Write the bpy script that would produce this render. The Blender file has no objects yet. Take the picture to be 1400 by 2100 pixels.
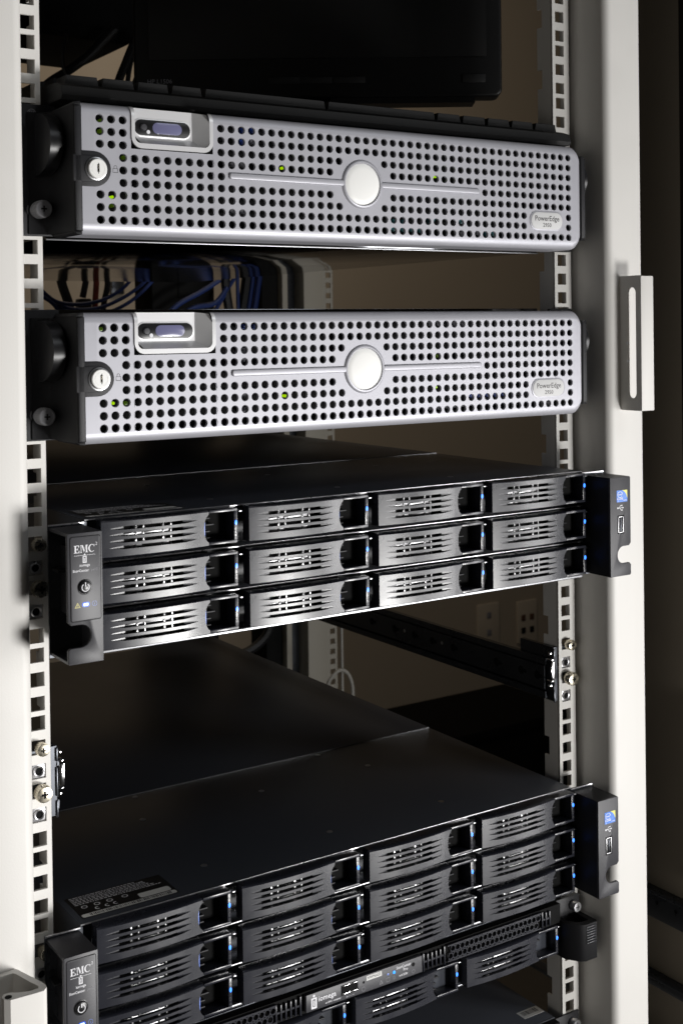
import bpy, bmesh, math, random
from mathutils import Vector, Matrix
random.seed(7)
S = 0.001                      # everything below is written in millimetres
scene = bpy.context.scene
COL = scene.collection

# ------------------------------------------------------------------ camera
CAM = Vector((-519.2, -804.5, -151.5))
YAW, PITCH, ROLL, FPX, CY = math.radians(33.230), math.radians(-0.695), math.radians(-0.735), 2613.9, 707.2
fw = Vector((math.sin(YAW) * math.cos(PITCH), math.cos(YAW) * math.cos(PITCH), math.sin(PITCH)))
r0 = Vector((math.cos(YAW), -math.sin(YAW), 0)); u0 = r0.cross(fw)
rt = math.cos(ROLL) * r0 + math.sin(ROLL) * u0
up = -math.sin(ROLL) * r0 + math.cos(ROLL) * u0
cd = bpy.data.cameras.new('camera'); cam = bpy.data.objects.new('camera', cd); COL.objects.link(cam)
M = Matrix((rt, up, -fw)).transposed().to_4x4(); M.translation = CAM * S
cam.matrix_world = M
cd.sensor_fit = 'VERTICAL'; cd.sensor_height = 36.0; cd.sensor_width = 24.0
cd.lens = FPX / 2100 * 36; cd.shift_y = -(1050 - CY) / 2100
cd.clip_start = 0.02; cd.clip_end = 50
cd.dof.use_dof = True; cd.dof.focus_distance = 0.93; cd.dof.aperture_fstop = 20
scene.camera = cam

def at(px, py, Y):
    """point of the room, in mm, at depth Y behind the mounting rails"""
    d = fw + rt * ((px - 700) / FPX) - up * ((py - CY) / FPX)
    return CAM + d * ((Y - CAM.y) / d.y)

# ------------------------------------------------------------------ world, lamps, exposure
w = bpy.data.worlds.new('World'); scene.world = w; w.use_nodes = True
bg = w.node_tree.nodes['Background']; bg.inputs[0].default_value = (1.0, 0.86, 0.70, 1); bg.inputs[1].default_value = 0.007

def area(name, loc, target, sx, sy, power, col, spread=180):
    l = bpy.data.lights.new(name, 'AREA'); l.shape = 'RECTANGLE'; l.size = sx * S; l.size_y = sy * S
    l.energy = power; l.color = col; l.spread = math.radians(spread)
    o = bpy.data.objects.new(name, l); COL.objects.link(o)
    o.location = Vector(loc) * S
    o.rotation_euler = (Vector(target) - Vector(loc)).to_track_quat('-Z', 'Y').to_euler()
    return o
key = area('softbox_lamp', (480, -1200, -740), (-700, 0, -260), 260, 280, 8.7, (1.0, 0.985, 0.965), 120)
side = area('strip_lamp', (1020, -980, -600), (-900, -40, -440), 280, 940, 6.2, (1.0, 0.985, 0.98), 130)
fill = area('fill_lamp', (-1700, -1000, -520), (0, 0, -300), 1200, 900, 2.4, (1.0, 0.95, 0.88))
room = area('wall_fill_lamp', (600, 900, 1000), (900, 2000, -200), 400, 400, 4.6, (1.0, 0.83, 0.63))  # added fill to brighten the back wall, no actual fixture
top_fill = area('top_fill_lamp', (750, -1300, 1050), (0, 100, -450), 500, 500, 3.0, (0.92, 0.96, 1.0))  # added fill from above to lift covers and labels, no actual fixture

scene.render.engine = 'CYCLES'
scene.cycles.use_denoising = True
scene.cycles.max_bounces = 8
scene.view_settings.view_transform = 'Standard'; scene.view_settings.look = 'None'
scene.view_settings.gamma = 1; scene.view_settings.use_curve_mapping = False
scene.view_settings.exposure = 0.1

# ------------------------------------------------------------------ materials
MATS = {}
def mat(name, col, rough=.5, metal=0., spec=.5, grain=0., gscale=1500, vary=0., vscale=30, emit=None, estr=0., aniso=None, coat=0.):
    m = bpy.data.materials.new(name); m.use_nodes = True; MATS[name] = m
    nt = m.node_tree; b = nt.nodes['Principled BSDF']
    b.inputs['Base Color'].default_value = (*col, 1); b.inputs['Roughness'].default_value = rough
    b.inputs['Metallic'].default_value = metal; b.inputs['Specular IOR Level'].default_value = spec
    b.inputs['Coat Weight'].default_value = coat
    if emit: b.inputs['Emission Color'].default_value = (*emit, 1); b.inputs['Emission Strength'].default_value = estr
    tc = nt.nodes.new('ShaderNodeTexCoord'); src = tc.outputs['Object']
    if aniso:
        mp = nt.nodes.new('ShaderNodeMapping'); mp.inputs['Scale'].default_value = aniso
        nt.links.new(src, mp.inputs['Vector']); src = mp.outputs['Vector']
    if vary or grain:
        n2 = nt.nodes.new('ShaderNodeTexNoise'); n2.inputs['Scale'].default_value = vscale; n2.inputs['Detail'].default_value = 5
        nt.links.new(src, n2.inputs['Vector'])
        if vary:
            mr = nt.nodes.new('ShaderNodeMapRange'); mr.inputs['From Min'].default_value = .3; mr.inputs['From Max'].default_value = .7
            mr.inputs['To Min'].default_value = rough * (1 - vary); mr.inputs['To Max'].default_value = min(1, rough * (1 + vary))
            nt.links.new(n2.outputs['Fac'], mr.inputs['Value']); nt.links.new(mr.outputs['Result'], b.inputs['Roughness'])
            hs = nt.nodes.new('ShaderNodeMixRGB'); hs.inputs['Color1'].default_value = (*[c * (1 - vary * .35) for c in col], 1)
            hs.inputs['Color2'].default_value = (*[min(1, c * (1 + vary * .25)) for c in col], 1)
            nt.links.new(n2.outputs['Fac'], hs.inputs['Fac']); nt.links.new(hs.outputs['Color'], b.inputs['Base Color'])
    if grain:
        n = nt.nodes.new('ShaderNodeTexNoise'); n.inputs['Scale'].default_value = gscale; n.inputs['Detail'].default_value = 3
        nt.links.new(src, n.inputs['Vector'])
        bp = nt.nodes.new('ShaderNodeBump'); bp.inputs['Strength'].default_value = grain; bp.inputs['Distance'].default_value = .0004
        nt.links.new(n.outputs['Fac'], bp.inputs['Height']); nt.links.new(bp.outputs['Normal'], b.inputs['Normal'])
    return m
mat('rack_paint', (.67, .655, .625), .5, grain=.12, gscale=900, vary=.12, vscale=25)
mat('silver', (.405, .405, .44), .46, metal=.36, grain=.06, gscale=3500, vary=.06, vscale=60)
mat('bright_silver', (.72, .72, .73), .36, metal=.35, grain=.04, gscale=3500)
mat('logo_silver', (.84, .84, .82), .42)
mat('black_tex', (.011, .011, .013), .5, spec=.35, grain=.35, gscale=2200)
mat('cap_black', (.005, .005, .006), .55, spec=.22, grain=.3, gscale=2200)
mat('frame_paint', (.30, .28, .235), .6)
mat('black_plain', (.008, .008, .009), .32)
mat('matte_black', (.004, .004, .004), .8, spec=.15)
mat('charcoal', (.015, .016, .0225), .285, spec=.6, grain=.04, gscale=2600, vary=.1, vscale=80)
mat('ear_plastic', (.026, .026, .031), .46, spec=.5, grain=.14, gscale=2600)
mat('side_brown', (.16, .135, .10), .6, vary=.1, vscale=8)
mat('knob_grey', (.16, .16, .17), .4)
mat('jack_brown', (.10, .05, .03), .5)
mat('panel_grey', (.040, .040, .046), .45, grain=.15, gscale=2600)
mat('black_steel', (.040, .044, .054), .40, spec=.45, grain=.02, gscale=600, vary=.08, vscale=7)
mat('galvanised', (.25, .255, .27), .08, metal=1, vary=.3, vscale=20, aniso=(.25, 6, 6))
mat('zinc', (.70, .70, .72), .32, metal=1, vary=.2, vscale=200)
mat('brass_nickel', (.62, .57, .46), .26, metal=1, vary=.3, vscale=300)
mat('dark_steel', (.075, .08, .09), .30, metal=.8, vary=.2, vscale=40)
mat('lip_steel', (.36, .365, .38), .38, metal=1)
mat('cage_steel', (.42, .42, .43), .34, metal=1)
mat('chrome', (.85, .85, .86), .12, metal=1)
mat('badge_white', (.60, .60, .60), .55, spec=.3)
mat('print_white', (.72, .72, .75), .6)
mat('print_dark', (.045, .045, .05), .6)
mat('print_grey', (.22, .22, .24), .6)
mat('print_faint', (.085, .085, .09), .6)
mat('print_yellow', (.55, .50, .20), .6)
mat('lcd', (.15, .15, .26), .2, spec=.6)
mat('latch_blue', (.16, .24, .62), .35)
mat('label_black', (.004, .004, .004), .42)
mat('label_white', (.62, .62, .60), .5)
mat('sticker_blue', (.02, .16, .62), .35)
mat('sticker_yellow', (.62, .60, .10), .35)
mat('key_black', (.008, .008, .008), .6, spec=.3, grain=.2)
mat('screen_dark', (.003, .003, .003), .45, spec=.2)
mat('wall_paint', (.40, .345, .275), .8, grain=.1, gscale=220, vary=.05, vscale=3)
mat('floor_carpet', (.075, .064, .05), .95, grain=.5, gscale=500, vary=.1, vscale=60)
mat('outlet_plastic', (.50, .44, .36), .45)
mat('cable_blue', (.005, .018, .095), .42)
mat('cable_black', (.006, .006, .007), .45)
mat('cable_red', (.22, .03, .012), .45)
mat('cable_grey', (.30, .29, .26), .5)
mat('blue_tab', (.02, .07, .40), .4)
mat('teal_tab', (.02, .18, .2), .4)
mat('led_green', (.2, .4, .0), .3, emit=(.50, .90, 0), estr=.65)
mat('led_dim', (.10, .2, .0), .3, emit=(.4, .75, .03), estr=.045)
mat('led_blue', (.02, .1, .5), .3, emit=(.035, .20, 1.0), estr=2.6)
mat('led_halo', (.01, .05, .4), .3, emit=(.01, .09, .75), estr=.55)
mat('led_cyan', (.02, .1, .5), .3, emit=(.02, .30, 1.0), estr=1.7)
mat('led_white', (.5, .6, .8), .3, emit=(.42, .62, 1.0), estr=2.6)

# ------------------------------------------------------------------ mesh helpers (mm)
class MB:
    def __init__(s): s.bm = bmesh.new()
    def face(s, pts, smooth=True):
        vs = [s.bm.verts.new(p) for p in pts]
        try: f = s.bm.faces.new(vs); f.smooth = smooth; return f
        except ValueError: return None
    def merge(s, o):
        me = bpy.data.meshes.new('t'); o.to_mesh(me); s.bm.from_mesh(me); bpy.data.meshes.remove(me); o.free()
    def box(s, x0, x1, y0, y1, z0, z1, bev=0., seg=2):
        t = bmesh.new(); bmesh.ops.create_cube(t, size=1)
        for v in t.verts: v.co = Vector(((x0 + x1) / 2 + v.co.x * (x1 - x0), (y0 + y1) / 2 + v.co.y * (y1 - y0), (z0 + z1) / 2 + v.co.z * (z1 - z0)))
        if bev: bmesh.ops.bevel(t, geom=t.edges[:], offset=bev, segments=seg, affect='EDGES', profile=.5)
        s.merge(t); return s
    def prism(s, outline, y0, y1, axis='y', bev=0., seg=2):
        """outline of (a,b); axis 'y': (x,z) between y0 front and y1 back; 'z': (x,y); 'x': (y,z)"""
        def P(a, b, c): return {'y': (a, c, b), 'z': (a, b, c), 'x': (c, a, b)}[axis]
        t = bmesh.new()
        A = [t.verts.new(P(a, b, y0)) for a, b in outline]; B = [t.verts.new(P(a, b, y1)) for a, b in outline]
        fa = t.faces.new(A); t.faces.new(B[::-1]); n = len(A)
        for i in range(n): t.faces.new((A[i], B[i], B[(i + 1) % n], A[(i + 1) % n]))
        bmesh.ops.recalc_face_normals(t, faces=t.faces[:])
        if bev: bmesh.ops.bevel(t, geom=list(fa.edges), offset=bev, segments=seg, affect='EDGES', profile=.5)
        s.merge(t); return s
    def lathe(s, cx, cz, prof, n=24, rot=0., axis='y'):
        """prof: list of (radius, y)"""
        rings = []
        for r, y in prof:
            if r <= 0: rings.append([s.bm.verts.new((cx, y, cz) if axis == 'y' else (y, cx, cz))])
            else:
                ring = []
                for i in range(n):
                    a = rot + 2 * math.pi * i / n; p, q = r * math.cos(a), r * math.sin(a)
                    ring.append(s.bm.verts.new((cx + p, y, cz + q) if axis == 'y' else (y, cx + p, cz + q)))
                rings.append(ring)
        for A, B in zip(rings, rings[1:]):
            for i in range(n):
                j = (i + 1) % n
                if len(A) == 1 and len(B) == 1: continue
                if len(A) == 1: s.bm.faces.new((A[0], B[i], B[j]))
                elif len(B) == 1: s.bm.faces.new((A[i], B[0], A[j]))
                else: s.bm.faces.new((A[i], B[i], B[j], A[j]))
        return s
    def tube(s, pts, r, n=8, sub=6):
        P = [Vector(p) for p in pts]
        if len(P) > 2:
            Q = []
            for i in range(len(P) - 1):
                p0, p1, p2, p3 = P[max(i - 1, 0)], P[i], P[i + 1], P[min(i + 2, len(P) - 1)]
                for k in range(sub):
                    t = k / sub
                    Q.append(.5 * ((2 * p1) + (p2 - p0) * t + (2 * p0 - 5 * p1 + 4 * p2 - p3) * t * t + (3 * p1 - p0 - 3 * p2 + p3) * t ** 3))
            P = Q + [P[-1]]
        rings = []; nrm = None
        for i, p in enumerate(P):
            d = (P[min(i + 1, len(P) - 1)] - P[max(i - 1, 0)]).normalized()
            if nrm is None: nrm = d.orthogonal().normalized()
            nrm = (nrm - d * nrm.dot(d)).normalized(); b = d.cross(nrm)
            rings.append([s.bm.verts.new(p + r * (math.cos(2 * math.pi * k / n) * nrm + math.sin(2 * math.pi * k / n) * b)) for k in range(n)])
        for A, B in zip(rings, rings[1:]):
            for k in range(n): s.bm.faces.new((A[k], A[(k + 1) % n], B[(k + 1) % n], B[k]))
        s.bm.faces.new(rings[0][::-1]); s.bm.faces.new(rings[-1]); return s
    def cell(s, x0, x1, z0, z1, cx, cz, r, y, yd, n=16, rim=.35):
        """a piece of sheet in front (-Y) with a round hole punched through"""
        bm = s.bm; O = []; A = []; B = []; D = []
        for i in range(n):
            a = 2 * math.pi * i / n; c, q = math.cos(a), math.sin(a); m = max(abs(c), abs(q)); u, v = c / m, q / m
            O.append(bm.verts.new((cx + ((x1 - cx) if u > 0 else (cx - x0)) * u, y, cz + ((z1 - cz) if v > 0 else (cz - z0)) * v)))
            A.append(bm.verts.new((cx + (r + rim) * c, y, cz + (r + rim) * q)))
            B.append(bm.verts.new((cx + r * c, y + rim, cz + r * q)))
            D.append(bm.verts.new((cx + r * c, yd, cz + r * q)))
        for i in range(n):
            j = (i + 1) % n
            for P, Q in ((O, A), (A, B), (B, D)): bm.faces.new((P[i], P[j], Q[j], Q[i]))
        return s
    def done(s, name, material, parent=None, sharp=38, recalc=True, weld=True):
        bm = s.bm
        if weld: bmesh.ops.remove_doubles(bm, verts=bm.verts[:], dist=.002)
        if recalc: bmesh.ops.recalc_face_normals(bm, faces=bm.faces[:])
        bmesh.ops.scale(bm, vec=(S, S, S), verts=bm.verts[:])
        lim = math.radians(sharp)
        for f in bm.faces: f.smooth = True
        for e in bm.edges:
            if len(e.link_faces) != 2 or e.calc_face_angle(0) > lim: e.smooth = False
        me = bpy.data.meshes.new(name); bm.to_mesh(me); bm.free()
        me.materials.append(MATS[material])
        o = bpy.data.objects.new(name, me); COL.objects.link(o); o.parent = parent
        return o

def rrect(x0, x1, z0, z1, r, n=5):
    out = []
    for cx, cz, a0 in ((x1 - r, z1 - r, 0), (x0 + r, z1 - r, 90), (x0 + r, z0 + r, 180), (x1 - r, z0 + r, 270)):
        for k in range(n + 1):
            a = math.radians(a0 + 90 * k / n); out.append((cx + r * math.cos(a), cz + r * math.sin(a)))
    return out

def tag(o, label, cat, group=None):
    o['label'] = label; o['category'] = cat
    if group: o['group'] = group
    return o
def thing(name, loc, label, cat, group=None):
    o = bpy.data.objects.new(name, None); o.empty_display_size = .01; COL.objects.link(o); o.location = Vector(loc) * S
    return tag(o, label, cat, group)
def struct(o): o['kind'] = 'structure'; return o
def copy_tree(o, parent=None):
    c = o.copy(); COL.objects.link(c); c.parent = parent
    for ch in list(o.children): copy_tree(ch, c)
    return c

def text(name, s, size, x, y, z, material, parent, align='CENTER', bold=0., plane='front', stretch=1.):
    """flat lettering facing the front (-Y) or lying on a top face"""
    cu = bpy.data.curves.new(name, 'FONT'); cu.body = s; cu.size = size; cu.align_x = align; cu.align_y = 'CENTER'; cu.offset = bold; cu.resolution_u = 2
    t = bpy.data.objects.new(name, cu); COL.objects.link(t)
    me = bpy.data.meshes.new_from_object(t.evaluated_get(bpy.context.evaluated_depsgraph_get()))
    bpy.data.objects.remove(t); bpy.data.curves.remove(cu)
    for v in me.vertices:
        a, b = v.co.x * stretch, v.co.y
        v.co = Vector((x + a, y, z + b)) * S if plane == 'front' else Vector((x + a, y + b, z)) * S
    me.materials.clear(); me.materials.append(MATS[material]); me.name = name
    o = bpy.data.objects.new(name, me); COL.objects.link(o); o.parent = parent; return o
def flat(name, polys, y, material, parent, step=.004):
    """printed marks: (x,z) polygons on a front face"""
    b = MB()
    for i, p in enumerate(polys): b.face([(a, y - step * i, c) for a, c in p])
    return b.done(name, material, parent, recalc=False, weld=False)
def ring(cx, cz, r0_, r1_, a0=0, a1=360, n=24):
    out = []
    for i in range(n):
        p, q = (math.radians(a0 + (a1 - a0) * k / n) for k in (i, i + 1))
        out.append([(cx + r0_ * math.cos(p), cz + r0_ * math.sin(p)), (cx + r1_ * math.cos(p), cz + r1_ * math.sin(p)),
                    (cx + r1_ * math.cos(q), cz + r1_ * math.sin(q)), (cx + r0_ * math.cos(q), cz + r0_ * math.sin(q))])
    return out
def rect(x0, x1, z0, z1): return [(x0, z0), (x1, z0), (x1, z1), (x0, z1)]
def disc(cx, cz, r, n=16): return [(cx + r * math.cos(2 * math.pi * i / n), cz + r * math.sin(2 * math.pi * i / n)) for i in range(n)]

U = 44.45
# ------------------------------------------------------------------ the room
b = MB(); b.box(-3000, 6000, 2000, 2120, -1470, 2200); struct(b.done('wall', 'wall_paint'))
b = MB(); b.box(-3000, 6000, -2500, 2000, -1520, -1470); struct(b.done('floor', 'floor_carpet'))

# ------------------------------------------------------------------ the rack
rack = thing('server_rack', (0, 0, -1470), 'off-white steel server rack with square-hole mounting rails on both sides', 'rack')
def rz(z): return z + 1470
def hole_rows(z0, z1):
    out = []; k = int(-z1 / U) - 2
    while -U * k > z0 - U:
        for d in (6.35, 22.225, 38.1):
            z = -U * k - d
            if z0 + 6 < z < z1 - 6: out.append(z)
        k += 1
    return out
ZR0, ZR1 = -1000.0, 260.0
def rail(sgn):
    b = MB(); xi, xo, hx, hw = 224.5, 243.0, 232.55, 4.75
    hs = sorted(hole_rows(ZR0, ZR1), reverse=True)
    zs = [ZR1]
    for z in hs: zs += [z + hw, z - hw]
    zs.append(ZR0)
    f = lambda x0, x1, z0, z1: b.box(sgn * x0 if sgn > 0 else -x1, sgn * x1 if sgn > 0 else -x0, 0, 2.0, rz(z0), rz(z1))
    def slab(x0, x1, z0, z1, y0=0., y1=2.):
        a, c = (x0, x1) if sgn > 0 else (-x1, -x0); b.box(a, c, y0, y1, rz(z0), rz(z1))
    # one sheet: left strip, right strip and the bridges between the square holes
    V = {}
    def v(x, y, z):
        key = (round(x, 3), round(y, 3), round(z, 3))
        if key not in V: V[key] = b.bm.verts.new((sgn * x, y, rz(z)))
        return V[key]
    X = [xi, hx - hw, hx + hw, xo]
    for i in range(len(zs) - 1):
        za, zb = zs[i], zs[i + 1]; is_hole = i % 2 == 1
        for k in range(3):
            if is_hole and k == 1:
                for (p, q) in (((X[1], za), (X[1], zb)), ((X[2], za), (X[2], zb)), ((X[1], za), (X[2], za)), ((X[1], zb), (X[2], zb))):
                    b.bm.faces.new((v(p[0], 0, p[1]), v(q[0], 0, q[1]), v(q[0], 2.2, q[1]), v(p[0], 2.2, p[1])))
                continue
            for y in (0, 2.2): b.bm.faces.new((v(X[k], y, za), v(X[k + 1], y, za), v(X[k + 1], y, zb), v(X[k], y, zb)))
    o = b.done('mounting_rail', 'rack_paint', rack, weld=False)
    # inner flange running back, its rear edge notched
    b = MB(); z = ZR1; on = True
    b.box(sgn * 224.5 if sgn > 0 else -226.5, sgn * 226.5 if sgn > 0 else -224.5, 2.4, 13, rz(ZR0), rz(ZR1))
    while z > ZR0 + 60:
        b.box(sgn * 224.6 if sgn > 0 else -226.4, sgn * 226.4 if sgn > 0 else -224.6, 13, 19, rz(z - 36), rz(z)); z -= 52
    b.done('rail_flange', 'rack_paint', rack)
    b = MB(); b.box(sgn * 241 if sgn > 0 else -243, sgn * 243 if sgn > 0 else -241, 2.4, 9, rz(ZR0), rz(ZR1)); b.done('rail_flange', 'rack_paint', rack)
def post(sgn, y0=-38., y1=12.):
    # folded sheet upright: rounded inner front corner
    R = 7; pts = [(247.5, y1), (247.5, 2), (248.6, -2), (248.6, -12)]
    for k in range(7):
        a = math.radians(180 + 90 * k / 6); pts.append((248.6 + R + R * math.cos(a), y0 + R + R * math.sin(a)))
    for k in range(5):
        a = math.radians(270 + 90 * k / 4); pts.append((289 - 3 + 3 * math.cos(a), y0 + 3 + 3 * math.sin(a)))
    pts.append((289, y1))
    b = MB(); b.prism([(sgn * x, y) for x, y in pts], rz(-1440), rz(320), axis='z'); b.done('upright_post', 'rack_paint', rack, sharp=50)
for sgn in (-1, 1): rail(sgn); post(sgn)
for sgn in (-1, 1):
    b = MB(); b.box(min(sgn * 247, sgn * 289), max(sgn * 247, sgn * 289), 860, 900, rz(-1440), rz(320), 2); b.done('rear_post', 'rack_paint', rack)
b = MB(); b.box(-289, 289, -38, 900, rz(-1470), rz(-1440), 2); b.done('base_frame', 'rack_paint', rack)

# hardware in the rails: screws and cage nuts
def screw(x, z, r, l, material='brass_nickel', y=0.):
    b = MB(); b.lathe(x, rz(z), [(0, y + 1), (r * .72, y + 1), (r * .72, y - l * .25), (r * .94, y - l * .25), (r, y - l * .3), (r, y - l + .5), (r * .95, y - l), (r * .86, y - l - .15), (0, y - l - .15)], n=24)
    o = b.done('screw', material, rack, sharp=30)
    c = r * .42; t = r * .13; yy = y - l - .25
    b = MB(); b.box(x - c, x + c, yy, yy + .09, rz(z) - t, rz(z) + t); b.box(x - t, x + t, yy - .01, yy + .08, rz(z) - c, rz(z) + c)
    b.done('cross_slot', 'matte_black', o, weld=False)
    b = MB()      # knurling
    for i in range(22):
        a = 2 * math.pi * i / 22; dx, dz = math.cos(a), math.sin(a)
        b.box(x + dx * r - .16, x + dx * r + .16, y - l * .9, y - l * .34, rz(z) + dz * r - .16, rz(z) + dz * r + .16)
    b.done('knurling', material, o)
def cage_nut(x, z, sgn):
    b = MB(); b.box(x - 4.5, x + 4.5, 1.2, 3.2, rz(z) - 4.4, rz(z) + 4.4, .4)
    o = b.done('cage_nut', 'zinc', rack)
    b = MB(); b.lathe(x, rz(z), [(3.6, 1.25), (3.5, .1), (3.2, -.1), (2.5, .2), (2.4, 1.1)], n=24); b.done('collar', 'zinc', o)
    b = MB(); b.lathe(x, rz(z), [(2.4, 1.05), (0, 1.05)], n=20); b.done('bore', 'matte_black', o)
for k in (6, 9, 12):
    for sgn in (-1, 1):
        x = sgn * 232.55
        if k == 12 and sgn > 0: continue
        screw(x + .6, -U * k - 22.2, 4.2, 8)
        cage_nut(x, -U * k - 38.1, sgn)
        screw(x + .6, -U * (k + 1) - 6.4, 5.4, 9)
        cage_nut(x, -U * (k + 1) - 22.2, sgn)

# door catch on the right post
XB = 262.
def catch():
    b = MB(); y0, y1, z0, z1 = -60.5, -38.6, -222, -110; s0, s1, t0, t1 = -56, -47, -212, -119.5; r = 4.5; n = 6
    inner = []
    for k in range(n + 1):
        a = math.pi * k / n; inner.append(((s0 + s1) / 2 + r * math.cos(a), t1 - r + r * math.sin(a)))
    for k in range(n + 1):
        a = math.pi + math.pi * k / n; inner.append(((s0 + s1) / 2 + r * math.cos(a), t0 + r + r * math.sin(a)))
    def outer(p):
        y, z = p; cy, cz = (s0 + s1) / 2, (z0 + z1) / 2
        return None
    top = inner[:n + 1]; bot = inner[n + 1:]
    for xx in (XB, XB + 1.6):
        def F(*ps): b.face([(xx, p[0], rz(p[1])) for p in ps])
        F((s1, t1 - r), (y1, t1 - r), (y1, t0 + r), (s1, t0 + r)); F((y0, t1 - r), (s0, t1 - r), (s0, t0 + r), (y0, t0 + r))
        for k in range(n):
            p, q = top[k], top[k + 1]; F(p, (p[0] if 0 < k else y1, z1), (q[0] if k < n - 1 else y0, z1), q)
            p, q = bot[k], bot[k + 1]; F(p, (p[0] if 0 < k else y0, z0), (q[0] if k < n - 1 else y1, z0), q)
        F((s1, t1 - r), (y1, t1 - r), (y1, z1)); F((s0, t1 - r), (y0, z1), (y0, t1 - r)); F((s0, t0 + r), (y0, z0), (y0, t0 + r)); F((s1, t0 + r), (y1, t0 + r), (y1, z0))
    for i in range(len(inner)):
        p, q = inner[i], inner[(i + 1) % len(inner)]; b.face([(XB, p[0], rz(p[1])), (XB, q[0], rz(q[1])), (XB + 1.6, q[0], rz(q[1])), (XB + 1.6, p[0], rz(p[1]))])
    for p, q in (((y0, z0), (y1, z0)), ((y1, z0), (y1, z1)), ((y1, z1), (y0, z1)), ((y0, z1), (y0, z0))):
        b.face([(XB, p[0], rz(p[1])), (XB, q[0], rz(q[1])), (XB + 1.6, q[0], rz(q[1])), (XB + 1.6, p[0], rz(p[1]))])
    o = b.done('catch_plate', 'rack_paint', rack, recalc=True)
    b = MB(); b.box(XB, 276.5, -62, -60.3, rz(-222), rz(-110.5), .5); b.done('catch_flange', 'rack_paint', o)
    b = MB()
    for z in (-166, -181):
        b.prism([(-48.5 + .0, rz(z)), (-46.4, rz(z + 1.6)), (-45.2, rz(z)), (-46.6, rz(z - 1.6))], XB - .25, XB + .05, axis='x')
    b.done('chipped_edge', 'zinc', o)
catch()

# folded door frame at lower left
df = thing('door_frame', (-262, -40, -1400), 'pale extruded door frame with hollow top end, lower left in front of the post', 'door frame')
prof = [(-276, -38.8), (-262.9, -38.8), (-256.3, -60.3), (-254.6, -67), (-255.2, -71), (-258, -73.8), (-262, -74), (-278, -73.2), (-281, -70.5), (-281.3, -67), (-279, -64.2), (-275.5, -64.4), (-271, -67.2), (-265, -69.5), (-259.8, -69.3), (-258.6, -66.5), (-261, -60), (-265.2, -44.5), (-266.5, -42.8), (-276, -42.6)]
b = MB(); b.prism([(x + 262, y + 40) for x, y in prof], 0, 857, axis='z', bev=0)
b.done('door_frame_profile', 'rack_paint', df, sharp=30)
b = MB(); b.lathe(0, 0, [(2.1, 0), (2.1, .3), (0, .3)], n=16)
for v_ in b.bm.verts: v_.co = Vector((v_.co.x - 16.0, v_.co.z - 29.2, 857.05 + v_.co.y))
b.done('screw_hole', 'matte_black', df)

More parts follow.
